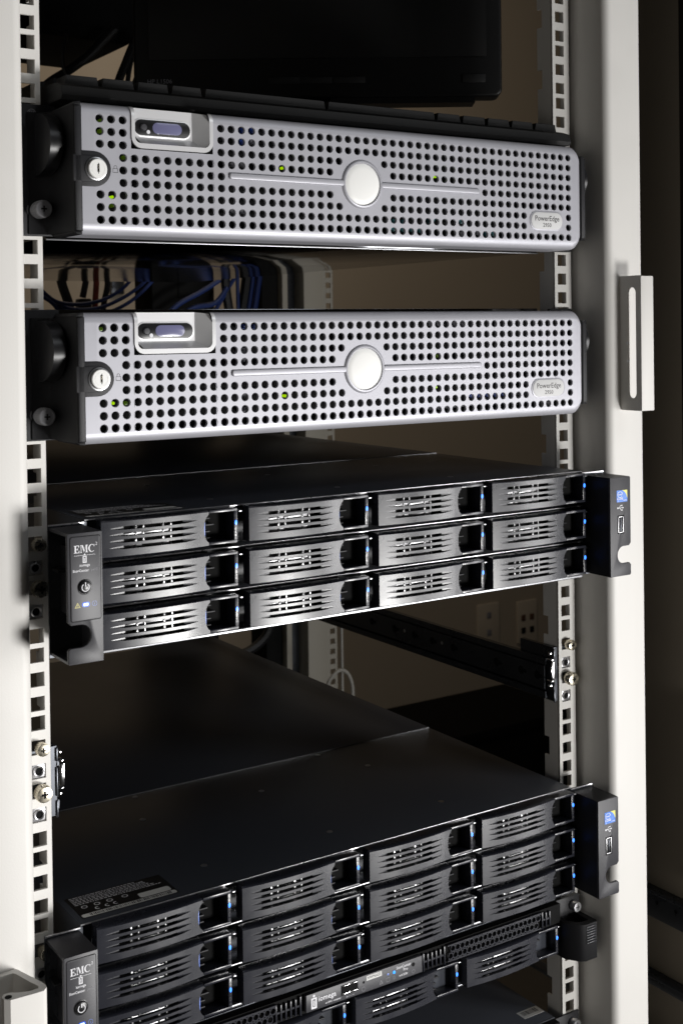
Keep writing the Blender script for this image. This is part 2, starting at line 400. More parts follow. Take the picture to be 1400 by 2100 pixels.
# ------------------------------------------------------------------ silver 2U servers
def make_server():
    t = thing('rack_server', (0, 0, 0), '', 'server', 'silver perforated servers')
    zc = 41.5; px, pz = 7.89, 8.05; HX = 214.; YF = -42.
    def cx(i): return (i - 25.5) * px
    def has(i, r):
        if r <= 2 and 3 <= i <= 10: return False
        if 3 <= r <= 5 and i < 2: return False
        if r == 4 and 11 < i < 40: return False
        if r in (3, 5) and 22 < i < 29: return False
        if r in (2, 6) and 23 < i < 28: return False
        if r in (6, 7) and 46 <= i <= 50: return False
        return True
    bx = [cx(i) - px / 2 for i in range(53)]; bx[3] = -179.7; bx[11] = -120.6
    bz = [zc + (4.5 - r) * pz for r in range(10)]; bz[0] = zc + 35.; bz[9] = zc - 35.
    b = MB(); yd = YF + 2.2
    for r in range(9):
        for i in range(52):
            if r <= 2 and 3 <= i <= 10: continue
            if has(i, r): b.cell(bx[i], bx[i + 1], bz[r + 1], bz[r], cx(i), zc + (4 - r) * pz, 2.58, YF, yd)
            else: b.face([(bx[i], YF, bz[r]), (bx[i + 1], YF, bz[r]), (bx[i + 1], YF, bz[r + 1]), (bx[i], YF, bz[r + 1])])
    b.face([(bx[3], YF, bz[3] + 2.2), (bx[11], YF, bz[3] + 2.2), (bx[11], YF, bz[3]), (bx[3], YF, bz[3])])
    # curved top and bottom, rounded right-hand corners
    hz = 35.; H = 42.; D = 5.6
    xs = [-HX, bx[0]] + [bx[3], bx[11]] + [bx[52]] + [HX - 8.8 + 8.8 * math.sin(math.radians(a)) for a in (9, 18, 27, 36, 45, 54, 63, 72, 81, 90)]
    def hh(x):
        if x > HX - 8.8: return H - (8.8 - math.sqrt(max(0, 8.8 ** 2 - (x - HX + 8.8) ** 2)))
        return H
    RA = 8.0
    prof = [(hz + RA * math.sin(math.radians(a)), RA * (1 - math.cos(math.radians(a)))) for a in range(0, 57, 7)]
    prof += [(H - .15, 4.4), (H, D), (H, D + 24)]
    for sg in (1, -1):
        for j in range(len(xs) - 1):
            xa, xb = xs[j], xs[j + 1]
            if sg > 0 and abs(xa - bx[3]) < .01: continue
            for k in range(len(prof) - 1):
                def pt(x, p):
                    d = (hh(x) - H)
                    zz = p[0] + d; return (x, YF + p[1], zc + sg * zz)
                b.face([pt(xa, prof[k]), pt(xb, prof[k]), pt(xb, prof[k + 1]), pt(xa, prof[k + 1])])
    for xa, xb in [(-HX, bx[0])] + list(zip(xs[4:], xs[5:])):
        ha, hb = hz + hh(xa) - H, hz + hh(xb) - H
        b.face([(xa, YF, zc - ha), (xb, YF, zc - hb), (xb, YF, zc + hb), (xa, YF, zc + ha)])
    # right end wall
    b.face([(HX, YF, zc - hz + 8.8), (HX, YF + 20, zc - hz + 1.8), (HX, YF + 20, zc + hz - 1.8), (HX, YF, zc + hz - 8.8)])
    bez = b.done('bezel', 'silver', t, sharp=30, recalc=False)
    # make all bezel normals face outwards
    b = MB(); b.bm.from_mesh(bez.data)
    bmesh.ops.recalc_face_normals(b.bm, faces=b.bm.faces[:]); b.bm.to_mesh(bez.data); b.bm.free()
    # trim ridge and logo
    zl = 42.0
    b = MB()
    for xa, xb in ((-108.8, -16), (16, 108.2)):
        n0 = [(xa, zl - 2.2), (xb, zl - 2.2), (xb, zl + 2.2), (xa, zl + 2.2)]
        b.prism(rrect(xa, xb, zl - 2.2, zl + 2.2, 1.6, 3), YF - 1.5, YF + .2, bev=.9, seg=3)
    b.lathe(0, zl, [(17.9, YF + .1), (17.4, YF - .6), (16.4, YF - 1.5), (15.5, YF - 1.4), (15.1, YF - .3), (15.0, YF + .1)], n=48)
    b.done('trim_ridge', 'silver', t, sharp=50)
    b = MB(); b.lathe(0, zl, [(15.0, YF - .05), (14.4, YF - .6), (11, YF - 1.1), (6, YF - 1.5), (0, YF - 1.65)], n=48); b.done('logo_disc', 'logo_silver', t, sharp=60)
    # badge
    b = MB(); b.prism(rrect(159.6, 194.9, 14.2, 29.6, 7.2, 7), YF - .5, YF + .1, bev=.3); bd = b.done('badge_rim', 'silver', t)
    b = MB(); b.prism(rrect(160.8, 193.8, 15.2, 28.6, 6.6, 7), YF - .9, YF - .3, bev=.3); b.done('badge_plate', 'badge_white', bd)
    text('badge_lettering', 'PowerEdge', 5.8, 177.3, YF - .95, 23.6, 'label_black', bd, bold=.05, stretch=.98)
    text('badge_lettering', '2950', 4.4, 177.3, YF - .95, 18.4, 'label_black', bd, bold=.04, stretch=1.02)
    # LCD window: frame, sloping walls, recessed panel
    x0, x1, zb = -179.6, -120.7, 56.4; zt = zc + 42
    b = MB()
    out = []; R = 7
    for k in range(7):
        a = math.radians(180 + 90 * k / 6); out.append((x0 + R + R * math.cos(a), zb + R + R * math.sin(a)))
    for k in range(7):
        a = math.radians(270 + 90 * k / 6); out.append((x1 - R + R * math.cos(a), zb + R + R * math.sin(a)))
    ins = []; r2 = 4; a0, a1, b0 = x0 + 2.4, x1 - 2.6, zb + 3.2
    for k in range(7):
        a = math.radians(180 + 90 * k / 6); ins.append((a0 + r2 + r2 * math.cos(a), b0 + r2 + r2 * math.sin(a)))
    for k in range(7):
        a = math.radians(270 + 90 * k / 6); ins.append((a1 - r2 + r2 * math.cos(a), b0 + r2 + r2 * math.sin(a)))
    zflat = zc + hz
    def yz(z):      # follow the bezel's rounded top
        if z <= zflat: return 0.
        s_ = min(.87, (z - zflat) / 8.0); return 8.0 * (1 - math.sqrt(1 - s_ * s_)) + (1.2 if z > zflat + 6.9 else 0)
    ztops = [zflat, zflat + 2, zflat + 4, zflat + 5.6, zt - .3, zt - .05]
    out = [(x0, z) for z in ztops[::-1]] + out + [(x1, z) for z in ztops]
    ins = [(a0, z) for z in ztops[::-1]] + ins + [(a1, z) for z in ztops]
    for i in range(len(out) - 1):
        def q(p, dy): return (p[0], YF + dy + yz(p[1]), p[1])
        b.face([q(out[i], .4), q(out[i + 1], .4), q(out[i + 1], -1.0), q(out[i], -1.0)])
        b.face([q(out[i], -1.0), q(out[i + 1], -1.0), q(ins[i + 1], -1.0), q(ins[i], -1.0)])
    # inner walls down to the recessed panel
    YP = YF + 7.0; pr, pbz = -132.6, 64.4
    b.face([(a0, YP, b0 + 4), (a0, YP, zt), (pr, YP, zt), (pr, YP, pbz), (a0, YP, pbz)])
    b.face([(a0 + 4, YF - 1, b0), (a1 - 4, YF - 1, b0), (pr, YP, pbz), (a0, YP, pbz)])
    b.face([(a1, YF - 1, b0 + 4), (a1, YF - 1, zflat), (a1, YF + 4, zt - 1), (pr, YP, zt), (pr, YP, pbz)])
    b.face([(a1 - 4, YF - 1, b0), (a1 - 1.2, YF - 1, b0 + 1.2), (a1, YF - 1, b0 + 4), (pr, YP, pbz)])
    b.face([(a0, YF - 1, b0 + 4), (a0 + 4, YF - 1, b0), (a0, YP, pbz)])
    b.face([(a0, YF - 1, b0 + 4), (a0, YP, pbz), (a0, YP, zt), (a0, YF + 4, zt - 1)])
    lw = b.done('lcd_window', 'bright_silver', t, sharp=35)
    b = MB(); b.prism(rrect(-175.4, -133.2, 65.0, 77.2, 6.0, 7), YP - .5, YP + .2, bev=.3); b.done('lcd_rim', 'bright_silver', lw)
    b = MB(); b.prism(rrect(-174.5, -134.1, 65.9, 76.4, 5.2, 7), YP - .8, YP, bev=.2); b.done('lcd_face', 'black_plain', lw)
    b = MB(); b.prism(rrect(-161.6, -140.4, 67.6, 75.0, 3.6, 6), YP - 1.0, YP, bev=.1); b.done('lcd_screen', 'lcd', lw)
    b = MB(); b.lathe(-168.2, 71.2, [(2.4, YP - .7), (2.4, YP - 1.6), (1.9, YP - 2.3), (0, YP - 2.5)], n=18); b.done('button', 'panel_grey', lw)
    flat('info_mark', [disc(-164.6, 68.4, 1.3)], YP - .95, 'print_white', lw)
    # black end caps that wrap back to the mounting flange
    for sg in (-1, 1):
        b = MB()
        pr_ = [(sg * x, y) for x, y in ((213.6, -22), (213.6, -42.6), (214.4, -43.1), (217.6, -43.0), (218.6, -42.2), (219.4, -38), (220.2, -28), (221.2, -16), (224, -8), (229, -5.2), (235, -4.6), (235, -3.2), (213.6, -3.2))]
        b.prism(pr_, *((1.6, 80.5) if sg < 0 else (7.5, 75.5)), axis='z')
        cap = b.done('end_cap', 'cap_black', t, sharp=40)
        b = MB(); b.box(min(sg * 214.2, sg * 218.4), max(sg * 214.2, sg * 218.4), -43.6, -42.4, *((2, 80.2) if sg < 0 else (9, 74)), .5); b.done('cap_trim', 'black_tex', cap)
        b = MB()
        for q0, q1 in ((80.5, 83.6), (1.6, -.6)):
            if sg < 0: b.prism([(sg * 213.7, q0), (sg * 219, q0), (sg * 219, q0 + (q1 - q0) * .3), (sg * 217.5, q0 + (q1 - q0) * .85), (sg * 213.7, q1)], -42, -4, bev=.4)
            else:
                e0 = 75.5 if q1 > 40 else 7.5; sn = 1 if q1 > 40 else -1
                b.prism([(205, q1 - sn * 1.6)] + [(207.5 + 8.5 * math.sin(math.radians(a_)), q1 - sn * 1.2 - sn * 7 * (1 - math.cos(math.radians(a_)))) for a_ in range(0, 91, 15)] + [(213, e0)], -30, -4, bev=.3)
        b.done('cap_end', 'cap_black', cap)
        b = MB(); b.prism(rrect(min(sg * 215, sg * 241), max(sg * 215, sg * 241), .6, 86, 2), -3.2, -.2, bev=.5); b.done('mounting_flange', 'black_tex', t)
        # D-shaped pull standing forward of the flange
        outl = [(-4, 40)] + [(-4 - 30 * math.sin(math.radians(a)) ** .8, 59 - 20 * math.cos(math.radians(a))) for a in range(0, 181, 12)] + [(-4, 80)]
        xa, xb = sorted((sg * 222.2, sg * 230.6))
        b = MB(); b.prism(outl, xa, xb, axis='x'); bm_ = b.bm
        b.done('pull_handle', 'black_plain', t, sharp=40)
        # thumbscrew
        b = MB(); b.lathe(sg * 229.8, 17.0, [(4.6, -3), (4.6, -8), (5.6, -8.2), (5.6, -18), (5.2, -18.6), (4.4, -18.7), (4.3, -18.3), (0, -18.3)], n=28)
        th = b.done('thumbscrew', 'knob_grey', t, sharp=30)
        b = MB()
        for i in range(26):
            a = 2 * math.pi * i / 26; b.box(sg * 229.8 + 5.6 * math.cos(a) - .2, sg * 229.8 + 5.6 * math.cos(a) + .2, -17, -9, 17 + 5.6 * math.sin(a) - .2, 17 + 5.6 * math.sin(a) + .2)
        b.done('knurling', 'knob_grey', th)
        flat('cross_slot', [rect(sg * 229.8 - 2, sg * 229.8 + 2, 16.5, 17.5), rect(sg * 229.8 - .5, sg * 229.8 + .5, 15, 19)], -18.35, 'matte_black', th)
        b = MB(); b.lathe(sg * 230.6, 17.4, [(5.4, -3.1), (5.4, -3.6), (4.7, -3.6), (4.7, -3.1)], n=24); b.done('washer', 'zinc', th)
    # lock on its black D-shaped housing
    zl = 41.2
    dd = [(-218.2, zl - 11.2)] + [(-205.2 + 11.2 * math.sin(math.radians(a)), zl - 11.2 * math.cos(math.radians(a))) for a in range(0, 181, 12)] + [(-218.2, zl + 11.2)]
    b = MB(); b.prism(dd, YF - .9, YF + .3, bev=.5); lk = b.done('lock_housing', 'black_tex', t)
    dd2 = [(-219.6, zl - 8.4)] + [(-205.2 + 8.4 * math.sin(math.radians(a)), zl - 8.4 * math.cos(math.radians(a))) for a in range(0, 181, 12)] + [(-219.6, zl + 8.4)]
    b = MB(); b.prism(dd2, YF - 1.6, YF - .5, bev=.5); b.done('lock_plate', 'black_tex', lk)
    b = MB(); b.lathe(-204.6, zl, [(7.6, YF - 1.4), (7.4, YF - 2.2), (6.6, YF - 2.4), (6.1, YF - 1.9)], n=32); b.done('lock_ring', 'cage_steel', lk, sharp=50)
    b = MB(); b.lathe(-204.2, zl, [(6.2, YF - 1.6), (6.2, YF - 3.6), (5.8, YF - 4.0), (4.5, YF - 4.05), (4.35, YF - 3.9), (4.2, YF - 4.05), (0, YF - 4.1)], n=32); b.done('lock_cylinder', 'logo_silver', lk, sharp=30)
    flat('keyway', [rect(-204.7, -203.3, zl - 2.2, zl + 2.6), rect(-204.0, -203.5, zl + 2.5, zl + 3.4), rect(-204.1, -203.6, zl - 3.3, zl - 2.1)], YF - 4.14, 'matte_black', lk)
    flat('key_pins', [rect(-204.1, -203.4, zl - .2, zl + 2.0), rect(-204.5, -203.8, zl - 1.9, zl - 1.3)], YF - 4.18, 'brass_nickel', lk)
    flat('padlock_mark', [rect(-192.6, -189.0, zl - 1.6, zl - 1.25), rect(-192.6, -189.0, zl + .9, zl + 1.2), rect(-192.6, -192.3, zl - 1.3, zl + .9), rect(-189.3, -189.0, zl - 1.3, zl + .9), rect(-191.9, -191.6, zl + 1.2, zl + 2.0), rect(-190.0, -189.7, zl + 1.2, zl + 2.0)] + ring(-190.8, zl + 2.0, .8, 1.1, 0, 180, 8), YF - .03, 'print_dark', t)
    # what shows through the holes
    b = MB(); b.box(-212, 212, -26, -6, 3, 81)
    for zz in (18, 30, 42, 54, 66): b.box(-211, 211, -27, -26, zz, zz + 1.2)
    for xx in (-172, -70, 32, 134): b.box(xx, xx + 3, -27.4, -26, 4, 80)
    b.done('drive_bay', 'matte_black', t)
    def seen(px_, py_, Yd=-29.): return at(px_, py_, Yd)
    # chassis behind
    b = MB(); b.box(-217, 217, 14, 676, .5, 86.5, .4); ch = b.done('chassis', 'galvanised', t)
    b = MB(); b.box(-217.5, 217.5, 12.5, 15, -.6, .6, .2); b.done('chassis_lip', 'lip_steel', ch)
    return t
def bits(parent, dz, leds, dims, blues, teals, greys):
    """lamps and coloured tabs behind the perforated bezel; pixels name the hole they show through"""
    def loc(p, Yd=-31.): q = at(p[0], p[1], Yd); return q.x, q.z - dz
    for p in leds:
        x, z = loc(p); b = MB(); b.lathe(x, z, [(1.0, -27), (1.0, -31), (.7, -31.5), (0, -31.6)], n=12); b.done('status_light', 'led_green', parent)
    for p in dims:
        x, z = loc(p); b = MB(); b.lathe(x, z, [(1.4, -27), (1.4, -31), (0, -31.5)], n=12); b.done('status_light', 'led_dim', parent)
    for lst, m_ in ((blues, 'blue_tab'), (teals, 'teal_tab'), (greys, 'print_grey')):
        for p in lst:
            x, z = loc(p, -33.); b = MB(); b.box(x - 1.9, x + 1.9, -33, -27, z - 1.6, z + 1.6, .3); b.done('drive_tab', m_, parent)
def roman(parent, n, z):
    bars = [rect(-231.6 + (i - (n - 1) / 2) * 1.35 - .32, -231.6 + (i - (n - 1) / 2) * 1.35 + .32, z - 1.4, z + 1.4) for i in range(n)]
    w_ = n * .68 + .25
    flat('unit_mark', ring(-231.6, z, 2.55, 2.95, n=28) + bars + [rect(-231.6 - w_, -231.6 + w_, z + 1.4, z + 1.65), rect(-231.6 - w_, -231.6 + w_, z - 1.65, z - 1.4)], -3.28, 'print_grey', parent)
proto = make_server()
sv3 = proto; sv3.location = Vector((0, 0, -2 * U)) * S
sv2 = copy_tree(proto); sv2.location = Vector((0, 0, -5 * U)) * S
sv3['label'] = 'silver perforated server marked III, the topmost unit under the keyboard'
sv2['label'] = 'silver perforated server marked II, second from the top, below a cable gap'
roman(sv3, 3, 80.0); roman(sv2, 2, 74.6)
bits(sv3, -2 * U, [(231, 404), (582, 344), (893, 362)], [(208, 248), (208, 268), (232, 421), (257, 322)], [(498, 268), (518, 268), (497, 291)], [(808, 453), (827, 455), (888, 452), (945, 455), (806, 470), (826, 471), (845, 471), (862, 472), (998, 480), (1012, 480)], [(478, 338), (498, 339), (478, 433), (498, 434), (947, 480), (980, 478), (518, 290)])
bits(sv2, -5 * U, [(233, 827), (586, 812), (894, 794)], [(208, 675), (259, 827), (896, 730)], [(498, 670), (519, 670), (965, 812), (982, 811), (999, 810), (1016, 809), (1032, 808)], [], [(499, 718), (499, 738), (499, 840), (880, 838), (898, 836), (915, 834), (930, 832), (947, 830), (965, 828), (1060, 806), (1076, 806), (1076, 786), (1112, 828), (1122, 827), (500, 810), (881, 664), (897, 664), (932, 664), (948, 664)])

# ------------------------------------------------------------------ drive trays
TW, TH = 76.0, 22.2
def bow(x): s_ = (x / TW) * 2 - 1; return -2.8 * (1 - s_ * s_)
def tray_meshes():
    slots = [TH * f for f in (.80, .615, .43, .245)]; hs = 1.15
    def hgt(x):
        if x <= 5.2 or x >= 67: return 0.
        if x < 15.4: return hs * ((x - 5.2) / 10.2) ** .75
        if x > 57: return hs * ((67 - x) / 10) ** .75
        return hs
    X = [0, 1, 5.2, 7.5, 10, 12.6, 15.4, 20, 26, 32, 38, 44, 50, 57, 59.5, 62, 64.5, 67, 69]
    b = MB()
    for xa, xb in zip(X, X[1:]):
        def bounds(x):
            o = [TH]
            for c in slots: o += [c + hgt(x), c - hgt(x)]
            return o + [0.]
        A, B = bounds(xa), bounds(xb)
        for k in range(0, len(A), 2):
            b.face([(xa, bow(xa), A[k]), (xb, bow(xb), B[k]), (xb, bow(xb), B[k + 1]), (xa, bow(xa), A[k + 1])])
        for k in range(1, len(A) - 1):
            if A[k] == A[k + 1] and False: continue
            if hgt(xa) == 0 and hgt(xb) == 0: continue
            b.face([(xa, bow(xa), A[k]), (xb, bow(xb), B[k]), (xb, bow(xb) + 2.4, B[k]), (xa, bow(xa) + 2.4, A[k])])
        # sloping groove floors at both tapered ends
        for c in slots:
            def dep(x):
                if x <= 15.4: return 2.2 * max(0, (x - 5.2) / 10.2)
                return 2.2 * max(0, (67 - x) / 10)
            if 5.2 <= xa < 15.4 or 57 <= xa < 67:
                b.face([(xa, bow(xa) + dep(xa), c + hgt(xa)), (xb, bow(xb) + dep(xb), c + hgt(xb)), (xb, bow(xb) + dep(xb), c - hgt(xb)), (xa, bow(xa) + dep(xa), c - hgt(xa))])
    # right end with the round finger bite
    def xe(z):
        s_ = (z / TH - .5) / .40
        return TW - (3.8 * math.sqrt(max(0, 1 - s_ * s_)) if abs(s_) < 1 else 0)
    Z = [TH * i / 14 for i in range(15)]
    for za, zb in zip(Z, Z[1:]):
        b.face([(69, bow(69), za), (xe(za), bow(xe(za)), za), (xe(zb), bow(xe(zb)), zb), (69, bow(69), zb)])
        b.face([(xe(za), bow(xe(za)), za), (xe(za), bow(xe(za)) + 6, za), (xe(zb), bow(xe(zb)) + 6, zb), (xe(zb), bow(xe(zb)), zb)])
    # returns: sides, top, bottom
    XX = X + [TW]
    for xa, xb in zip(XX, XX[1:]):
        b.face([(xa, bow(xa), TH), (xb, bow(xb), TH), (xb, bow(xb) + .45, TH + .35), (xa, bow(xa) + .45, TH + .35)]); b.face([(xa, bow(xa) + .45, TH + .35), (xb, bow(xb) + .45, TH + .35), (xb, 1, TH + 1.0), (xa, 1, TH + 1.0)]); b.face([(xa, 1, TH + 1.0), (xb, 1, TH + 1.0), (xb, 9, TH + 1.3), (xa, 9, TH + 1.3)])
        b.face([(xa, bow(xa), 0), (xb, bow(xb), 0), (xb, bow(xb) + .5, -.4), (xa, bow(xa) + .5, -.4)]); b.face([(xa, bow(xa) + .5, -.4), (xb, bow(xb) + .5, -.4), (xb, 9, -.4), (xa, 9, -.4)])
    b.face([(0, 0, 0), (0, 0, TH), (0, .45, TH + .35), (0, 1, TH + 1), (0, 9, TH + 1.3), (0, 9, -.4), (0, .5, -.4)])
    return b
def make_tray(parent, x, z, y=-10.):
    m = tray_meshes()
    o = m.done('drive_tray', 'charcoal', parent, sharp=28); o.location = Vector((x, y, z)) * S
    b = MB()      # open carrying frame right of the plate
    b.box(TW + .5, 97.5, .2, 12, TH - .9, TH + 1.0, .2); b.box(TW + .5, 97.5, .2, 12, 0, 1.9, .2); b.box(94.9, 97.5, .2, 12, 1.9, TH - .9, .2)
    b.done('handle_frame', 'charcoal', o)
    b = MB(); b.box(70, 95, 12, 14, .5, TH); b.box(69.5, 71, 2.6, 12, .5, TH)
    b.done('recess', 'matte_black', o)
    b = MB()
    for k in range(4): b.box(73, 80 + 3 * (k == 2), 6.5, 11, 3.4 + k * 4.4, 4.4 + k * 4.4, .2)
    b.done('recess_fins', 'black_tex', o)
    b = MB(); b.box(70.5, 74.4, 2.3, 3.4, TH / 2 - 6, TH / 2 + 6, .3); b.done('release_latch', 'latch_blue', o)
    b = MB(); b.lathe(96.3, TH - 8.7, [(.85, .3), (.85, -.25), (0, -.35)], n=12)
    for v_ in b.bm.verts: v_.co.z = (v_.co.z - (TH - 8.7)) * 1.9 + TH - 8.7
    b.done('activity_light', 'led_blue', o)
    flat('indicator_marks', ring(96.2, TH - 3.9, .45, .7, n=10) + [rect(95.7, 96.9, TH - 16.4, TH - 16.15), rect(95.7, 96.9, TH - 14.1, TH - 13.85), rect(95.7, 95.95, TH - 16.2, TH - 14.1), rect(96.65, 96.9, TH - 16.2, TH - 14.1)] + ring(96.3, TH - 18.6, .5, .75, n=10), .16, 'print_dark', o)
    b = MB()      # drive cage seen through the slots
    for xx in (24.8, 44.0): b.box(xx, xx + 1.5, 4.2, 6, 1.5, TH - 1.5, .2)
    for xx in (31, 50.5): b.box(xx, xx + .7, 5, 6, 1.5, TH - 1.5)
    for zz in (.615, .245): b.box(15.6, 29.8, 4.6, 6.2, TH * zz - 1.5, TH * zz + .5, .2); b.box(31.6, 49, 4.6, 6.2, TH * zz - 1.5, TH * zz + .5, .2)
    b.done('drive_cage', 'cage_steel', o)
    b = MB(); b.box(.8, 69.5, 7.5, 9, .5, TH - .5); b.done('tray_back', 'matte_black', o)
    b = MB(); b.box(100.0, 102.2, 2.5, 11, TH - 2.2, TH - 1.4, .2); b.done('latch_pin', 'zinc', o)
    return o

# ------------------------------------------------------------------ 2U storage arrays
def serif_EMC(x, z, h):
    k = h / 10.; P = []
    def R(x0, x1, z0, z1): P.append([(x + a * k, z + c * k) for a, c in ((x0, z0), (x1, z0), (x1, z1), (x0, z1))])
    def Q(*pts): P.append([(x + a * k, z + c * k) for a, c in pts])
    R(1, 3.0, .8, 9.2); R(0, 7.2, 9.2, 10); R(0, 7.6, 0, .8); R(3.0, 5.0, 4.6, 5.4); R(6.2, 7.2, 7.3, 9.2); R(6.5, 7.6, .8, 2.9); R(4.9, 5.6, 3.6, 6.4)
    o = 8.6
    R(o, o + 2.6, 9.2, 10); R(o + .9, o + 1.7, .8, 9.2); R(o, o + 2.6, 0, .8); Q((o + 2.0, 10), (o + 3.9, 10), (o + 6.1, 2.6), (o + 5.2, 0)); Q((o + 5.2, 0), (o + 6.1, 2.6), (o + 8.4, 10), (o + 7.8, 10)); R(o + 8.4, o + 10.6, 9.2, 10); R(o + 8.0, o + 9.8, .8, 9.2); R(o + 7.2, o + 10.6, 0, .8)
    cx_, cz_ = o + 16, 5
    for i in range(18):
        a, c = (math.radians(48 + (312 - 48) * q / 18) for q in (i, i + 1))
        f = lambda t, r: (cx_ + (r + (0 if r > 4.9 else 0)) * math.cos(t) * .92, cz_ + r * math.sin(t))
        th = lambda t: 5.15 - (0.7 + 1.5 * max(0, -math.cos(t)))
        Q(f(a, 5.15), f(c, 5.15), f(c, th(c)), f(a, th(a)))
    R(o + 19.0, o + 19.8, 6.9, 10)
    return P
def storage_array(name, loc, label, nrow=3, tall=86.2):
    t = thing(name, loc, label, 'storage array', 'black drive-bay storage arrays')
    Wd = 214.8
    b = MB(); b.box(-Wd, Wd, 0, 195, tall - .9, tall, .15); top = b.done('top_cover', 'black_steel', t)
    b = MB(); b.box(-Wd, Wd, 195.4, 640, tall - .9, tall + .55, .2); b.done('top_cover', 'black_steel', t)
    b = MB(); b.box(-Wd + .3, Wd - .3, 195.05, 195.38, tall - .2, tall + .42); b.done('seam_highlight', 'lip_steel', top)  # pale strip imitating the lit front edge of the raised rear cover
    b = MB(); b.box(-Wd, Wd, -.7, -.02, tall - .8, tall + .15, .15); b.done('cover_edge', 'zinc', top)
    b = MB()
    for sg in (-1, 1): b.box(min(sg * Wd, sg * (Wd - 1.2)), max(sg * Wd, sg * (Wd - 1.2)), .1, 640, 0, tall - 1)
    b.box(-Wd, Wd, 0, 640, 0, 1); b.box(-Wd + 1.3, Wd - 1.3, 18, 640, 1.1, tall - 1.2)
    b.done('chassis', 'black_steel', t)
    for xx in (-107, 0, 107):
        for yy in (36, 141):
            b = MB(); b.lathe(0, 0, [(2.6, 0), (2.2, .25), (1.2, .3), (.5, .05), (0, .05)], n=14)
            for v_ in b.bm.verts: v_.co = Vector((xx + v_.co.x, yy + v_.co.z, tall + .02 + v_.co.y))
            b.done('cover_screw', 'zinc', top)
    for xx in (-92, 86):
        b = MB(); b.lathe(0, 0, [(2.4, 0), (2.0, .25), (1.2, .3), (0, .05)], n=14)
        for v_ in b.bm.verts: v_.co = Vector((xx + v_.co.x, 189 + v_.co.z, tall + .02 + v_.co.y))
        b.done('cover_screw', 'zinc', top)
    # zinc shelf lips
    for zz, hh_, yy in ((57.3, 1.1, -1.5), (28.2, 1.1, -1.5)):
        b = MB(); b.box(-Wd + 1, Wd - 1, yy, 18, zz, zz + hh_, .3); b.done('shelf_lip', 'zinc', t)
    b = MB(); b.box(-Wd + 1, Wd - 3, -2.6, -.05, -.4, 2.0, .7, 3); b.done('bottom_lip', 'lip_steel', t)
    for k in range(5):
        b = MB(); xx = -208.5 + 106.5 * k + (-4.5 if k else 0); b.box(max(-213, xx - 2), min(213, xx + 2), 2, 18, 2, tall - 1.2); b.done('partition', 'cap_black', t)
    # trays
    first = None
    for r in range(3):
        for c in range(4):
            x, z = -207.6 + 106.4 * c, 62.3 - 29.2 * r
            if storage_array.tray is None: storage_array.tray = make_tray(t, x, z); continue
            cp = copy_tree(storage_array.tray, t); cp.location = Vector((x, -10, z)) * S
    # ears
    yf, y0 = -31., 0.; zt, zb = 83.0, 3.2
    for sg in (-1, 1):
        xa, xb = 215.6, 238.3
        r = 6.9; zn = 20.2      # finger notch
        o = [(xa, zb), (xb - 1, zb), (xb, zb + 1), (xb, zn - r - 1.5), (xb - 1.5, zn - r)]
        o += [(xb - 8 - r * math.sin(math.radians(a)), zn - r * math.cos(math.radians(a))) for a in range(0, 181, 15)]
        o += [(xb - 2.2, zn + r), (xb, zn + r + 2.2), (xb, zt - .8), (xb - .8, zt), (xa, zt)]
        b = MB(); b.prism([(sg * x, z) for x, z in o], yf, yf + 2.2, bev=.5)
        ear = b.done('ear_panel', 'ear_plastic', t, sharp=35)
        b = MB()
        def bx(x0, x1, *rest): b.box(min(sg * x0, sg * x1), max(sg * x0, sg * x1), *rest)
        bx(xa, xb - .4, yf + 2.3, y0 - .1, zt - 2, zt - .1); bx(xa, xb - .4, yf + 2.3, y0 - .1, zb + .1, zb + 1.8); bx(xa, xa + 1.8, yf + 2.3, y0 - .1, zb + 1.9, zt - 2.1)
        b.done('ear_shell', 'ear_plastic' if sg < 0 else 'black_tex', ear)  # right shell gets a darker material, its shaded side put into the colour
        b = MB(); bx(213, 238.6, 0, 1.6, 1.5, 84.6); bk = b.done('ear_bracket', 'dark_steel', t)
        b = MB(); bx(215, 238.6, -.6, -.05, 83.9, 84.8); b.done('bracket_edge', 'zinc', bk)
        b = MB(); bx(218, 236, -10, -.2, 56, 57.5); bx(228, 231, -24, -.2, 30, 72); b.done('circuit_holder', 'black_tex', bk)
        y = yf
        if sg < 0:
            b = MB(); b.prism(rrect(-236.3, -217.2, 29.6, 80.6, 1.2, 3), y - .35, y + .2, bev=.15); pn = b.done('control_label', 'panel_grey', ear)
            b = MB(); ro, ri = rrect(-236.7, -216.8, 29.2, 81.0, 1.5, 3), rrect(-236.35, -217.15, 29.55, 80.65, 1.2, 3)
            for i in range(len(ro)):
                j = (i + 1) % len(ro); b.face([(ro[i][0], y - .03, ro[i][1]), (ro[j][0], y - .03, ro[j][1]), (ri[j][0], y - .03, ri[j][1]), (ri[i][0], y - .03, ri[i][1])])
            b.done('label_groove', 'matte_black', ear)
            yy = y - .40
            flat('maker_lettering', serif_EMC(-234.0, 70.9, 4.6), yy, 'print_white', pn, .002)
            text('maker_lettering', '2', 2.6, -219.6, yy, 75.6, 'print_white', pn)
            flat('maker_rule', [rect(-234, -220.4, 70.1 - .9, 70.1 - .7)], yy, 'print_white', pn)
            flat('maker_logo', [rect(-228.5, -226.0, 64.6, 65.2), rect(-228.5, -227.9, 65.2, 68.3), rect(-226.6, -226.0, 65.2, 68.3), rect(-228.5, -226.0, 68.3, 68.8), rect(-227.5, -227.0, 65.4, 67.6), disc(-227.25, 69.7, .55, 10)], yy, 'print_white', pn)
            text('maker_lettering', 'iomega', 2.3, -227.2, yy, 63.2, 'print_white', pn, bold=.03)
            text('product_lettering', 'StorCenter', 2.25, -235.0, yy, 60.0, 'print_white', pn, align='LEFT', bold=.03)
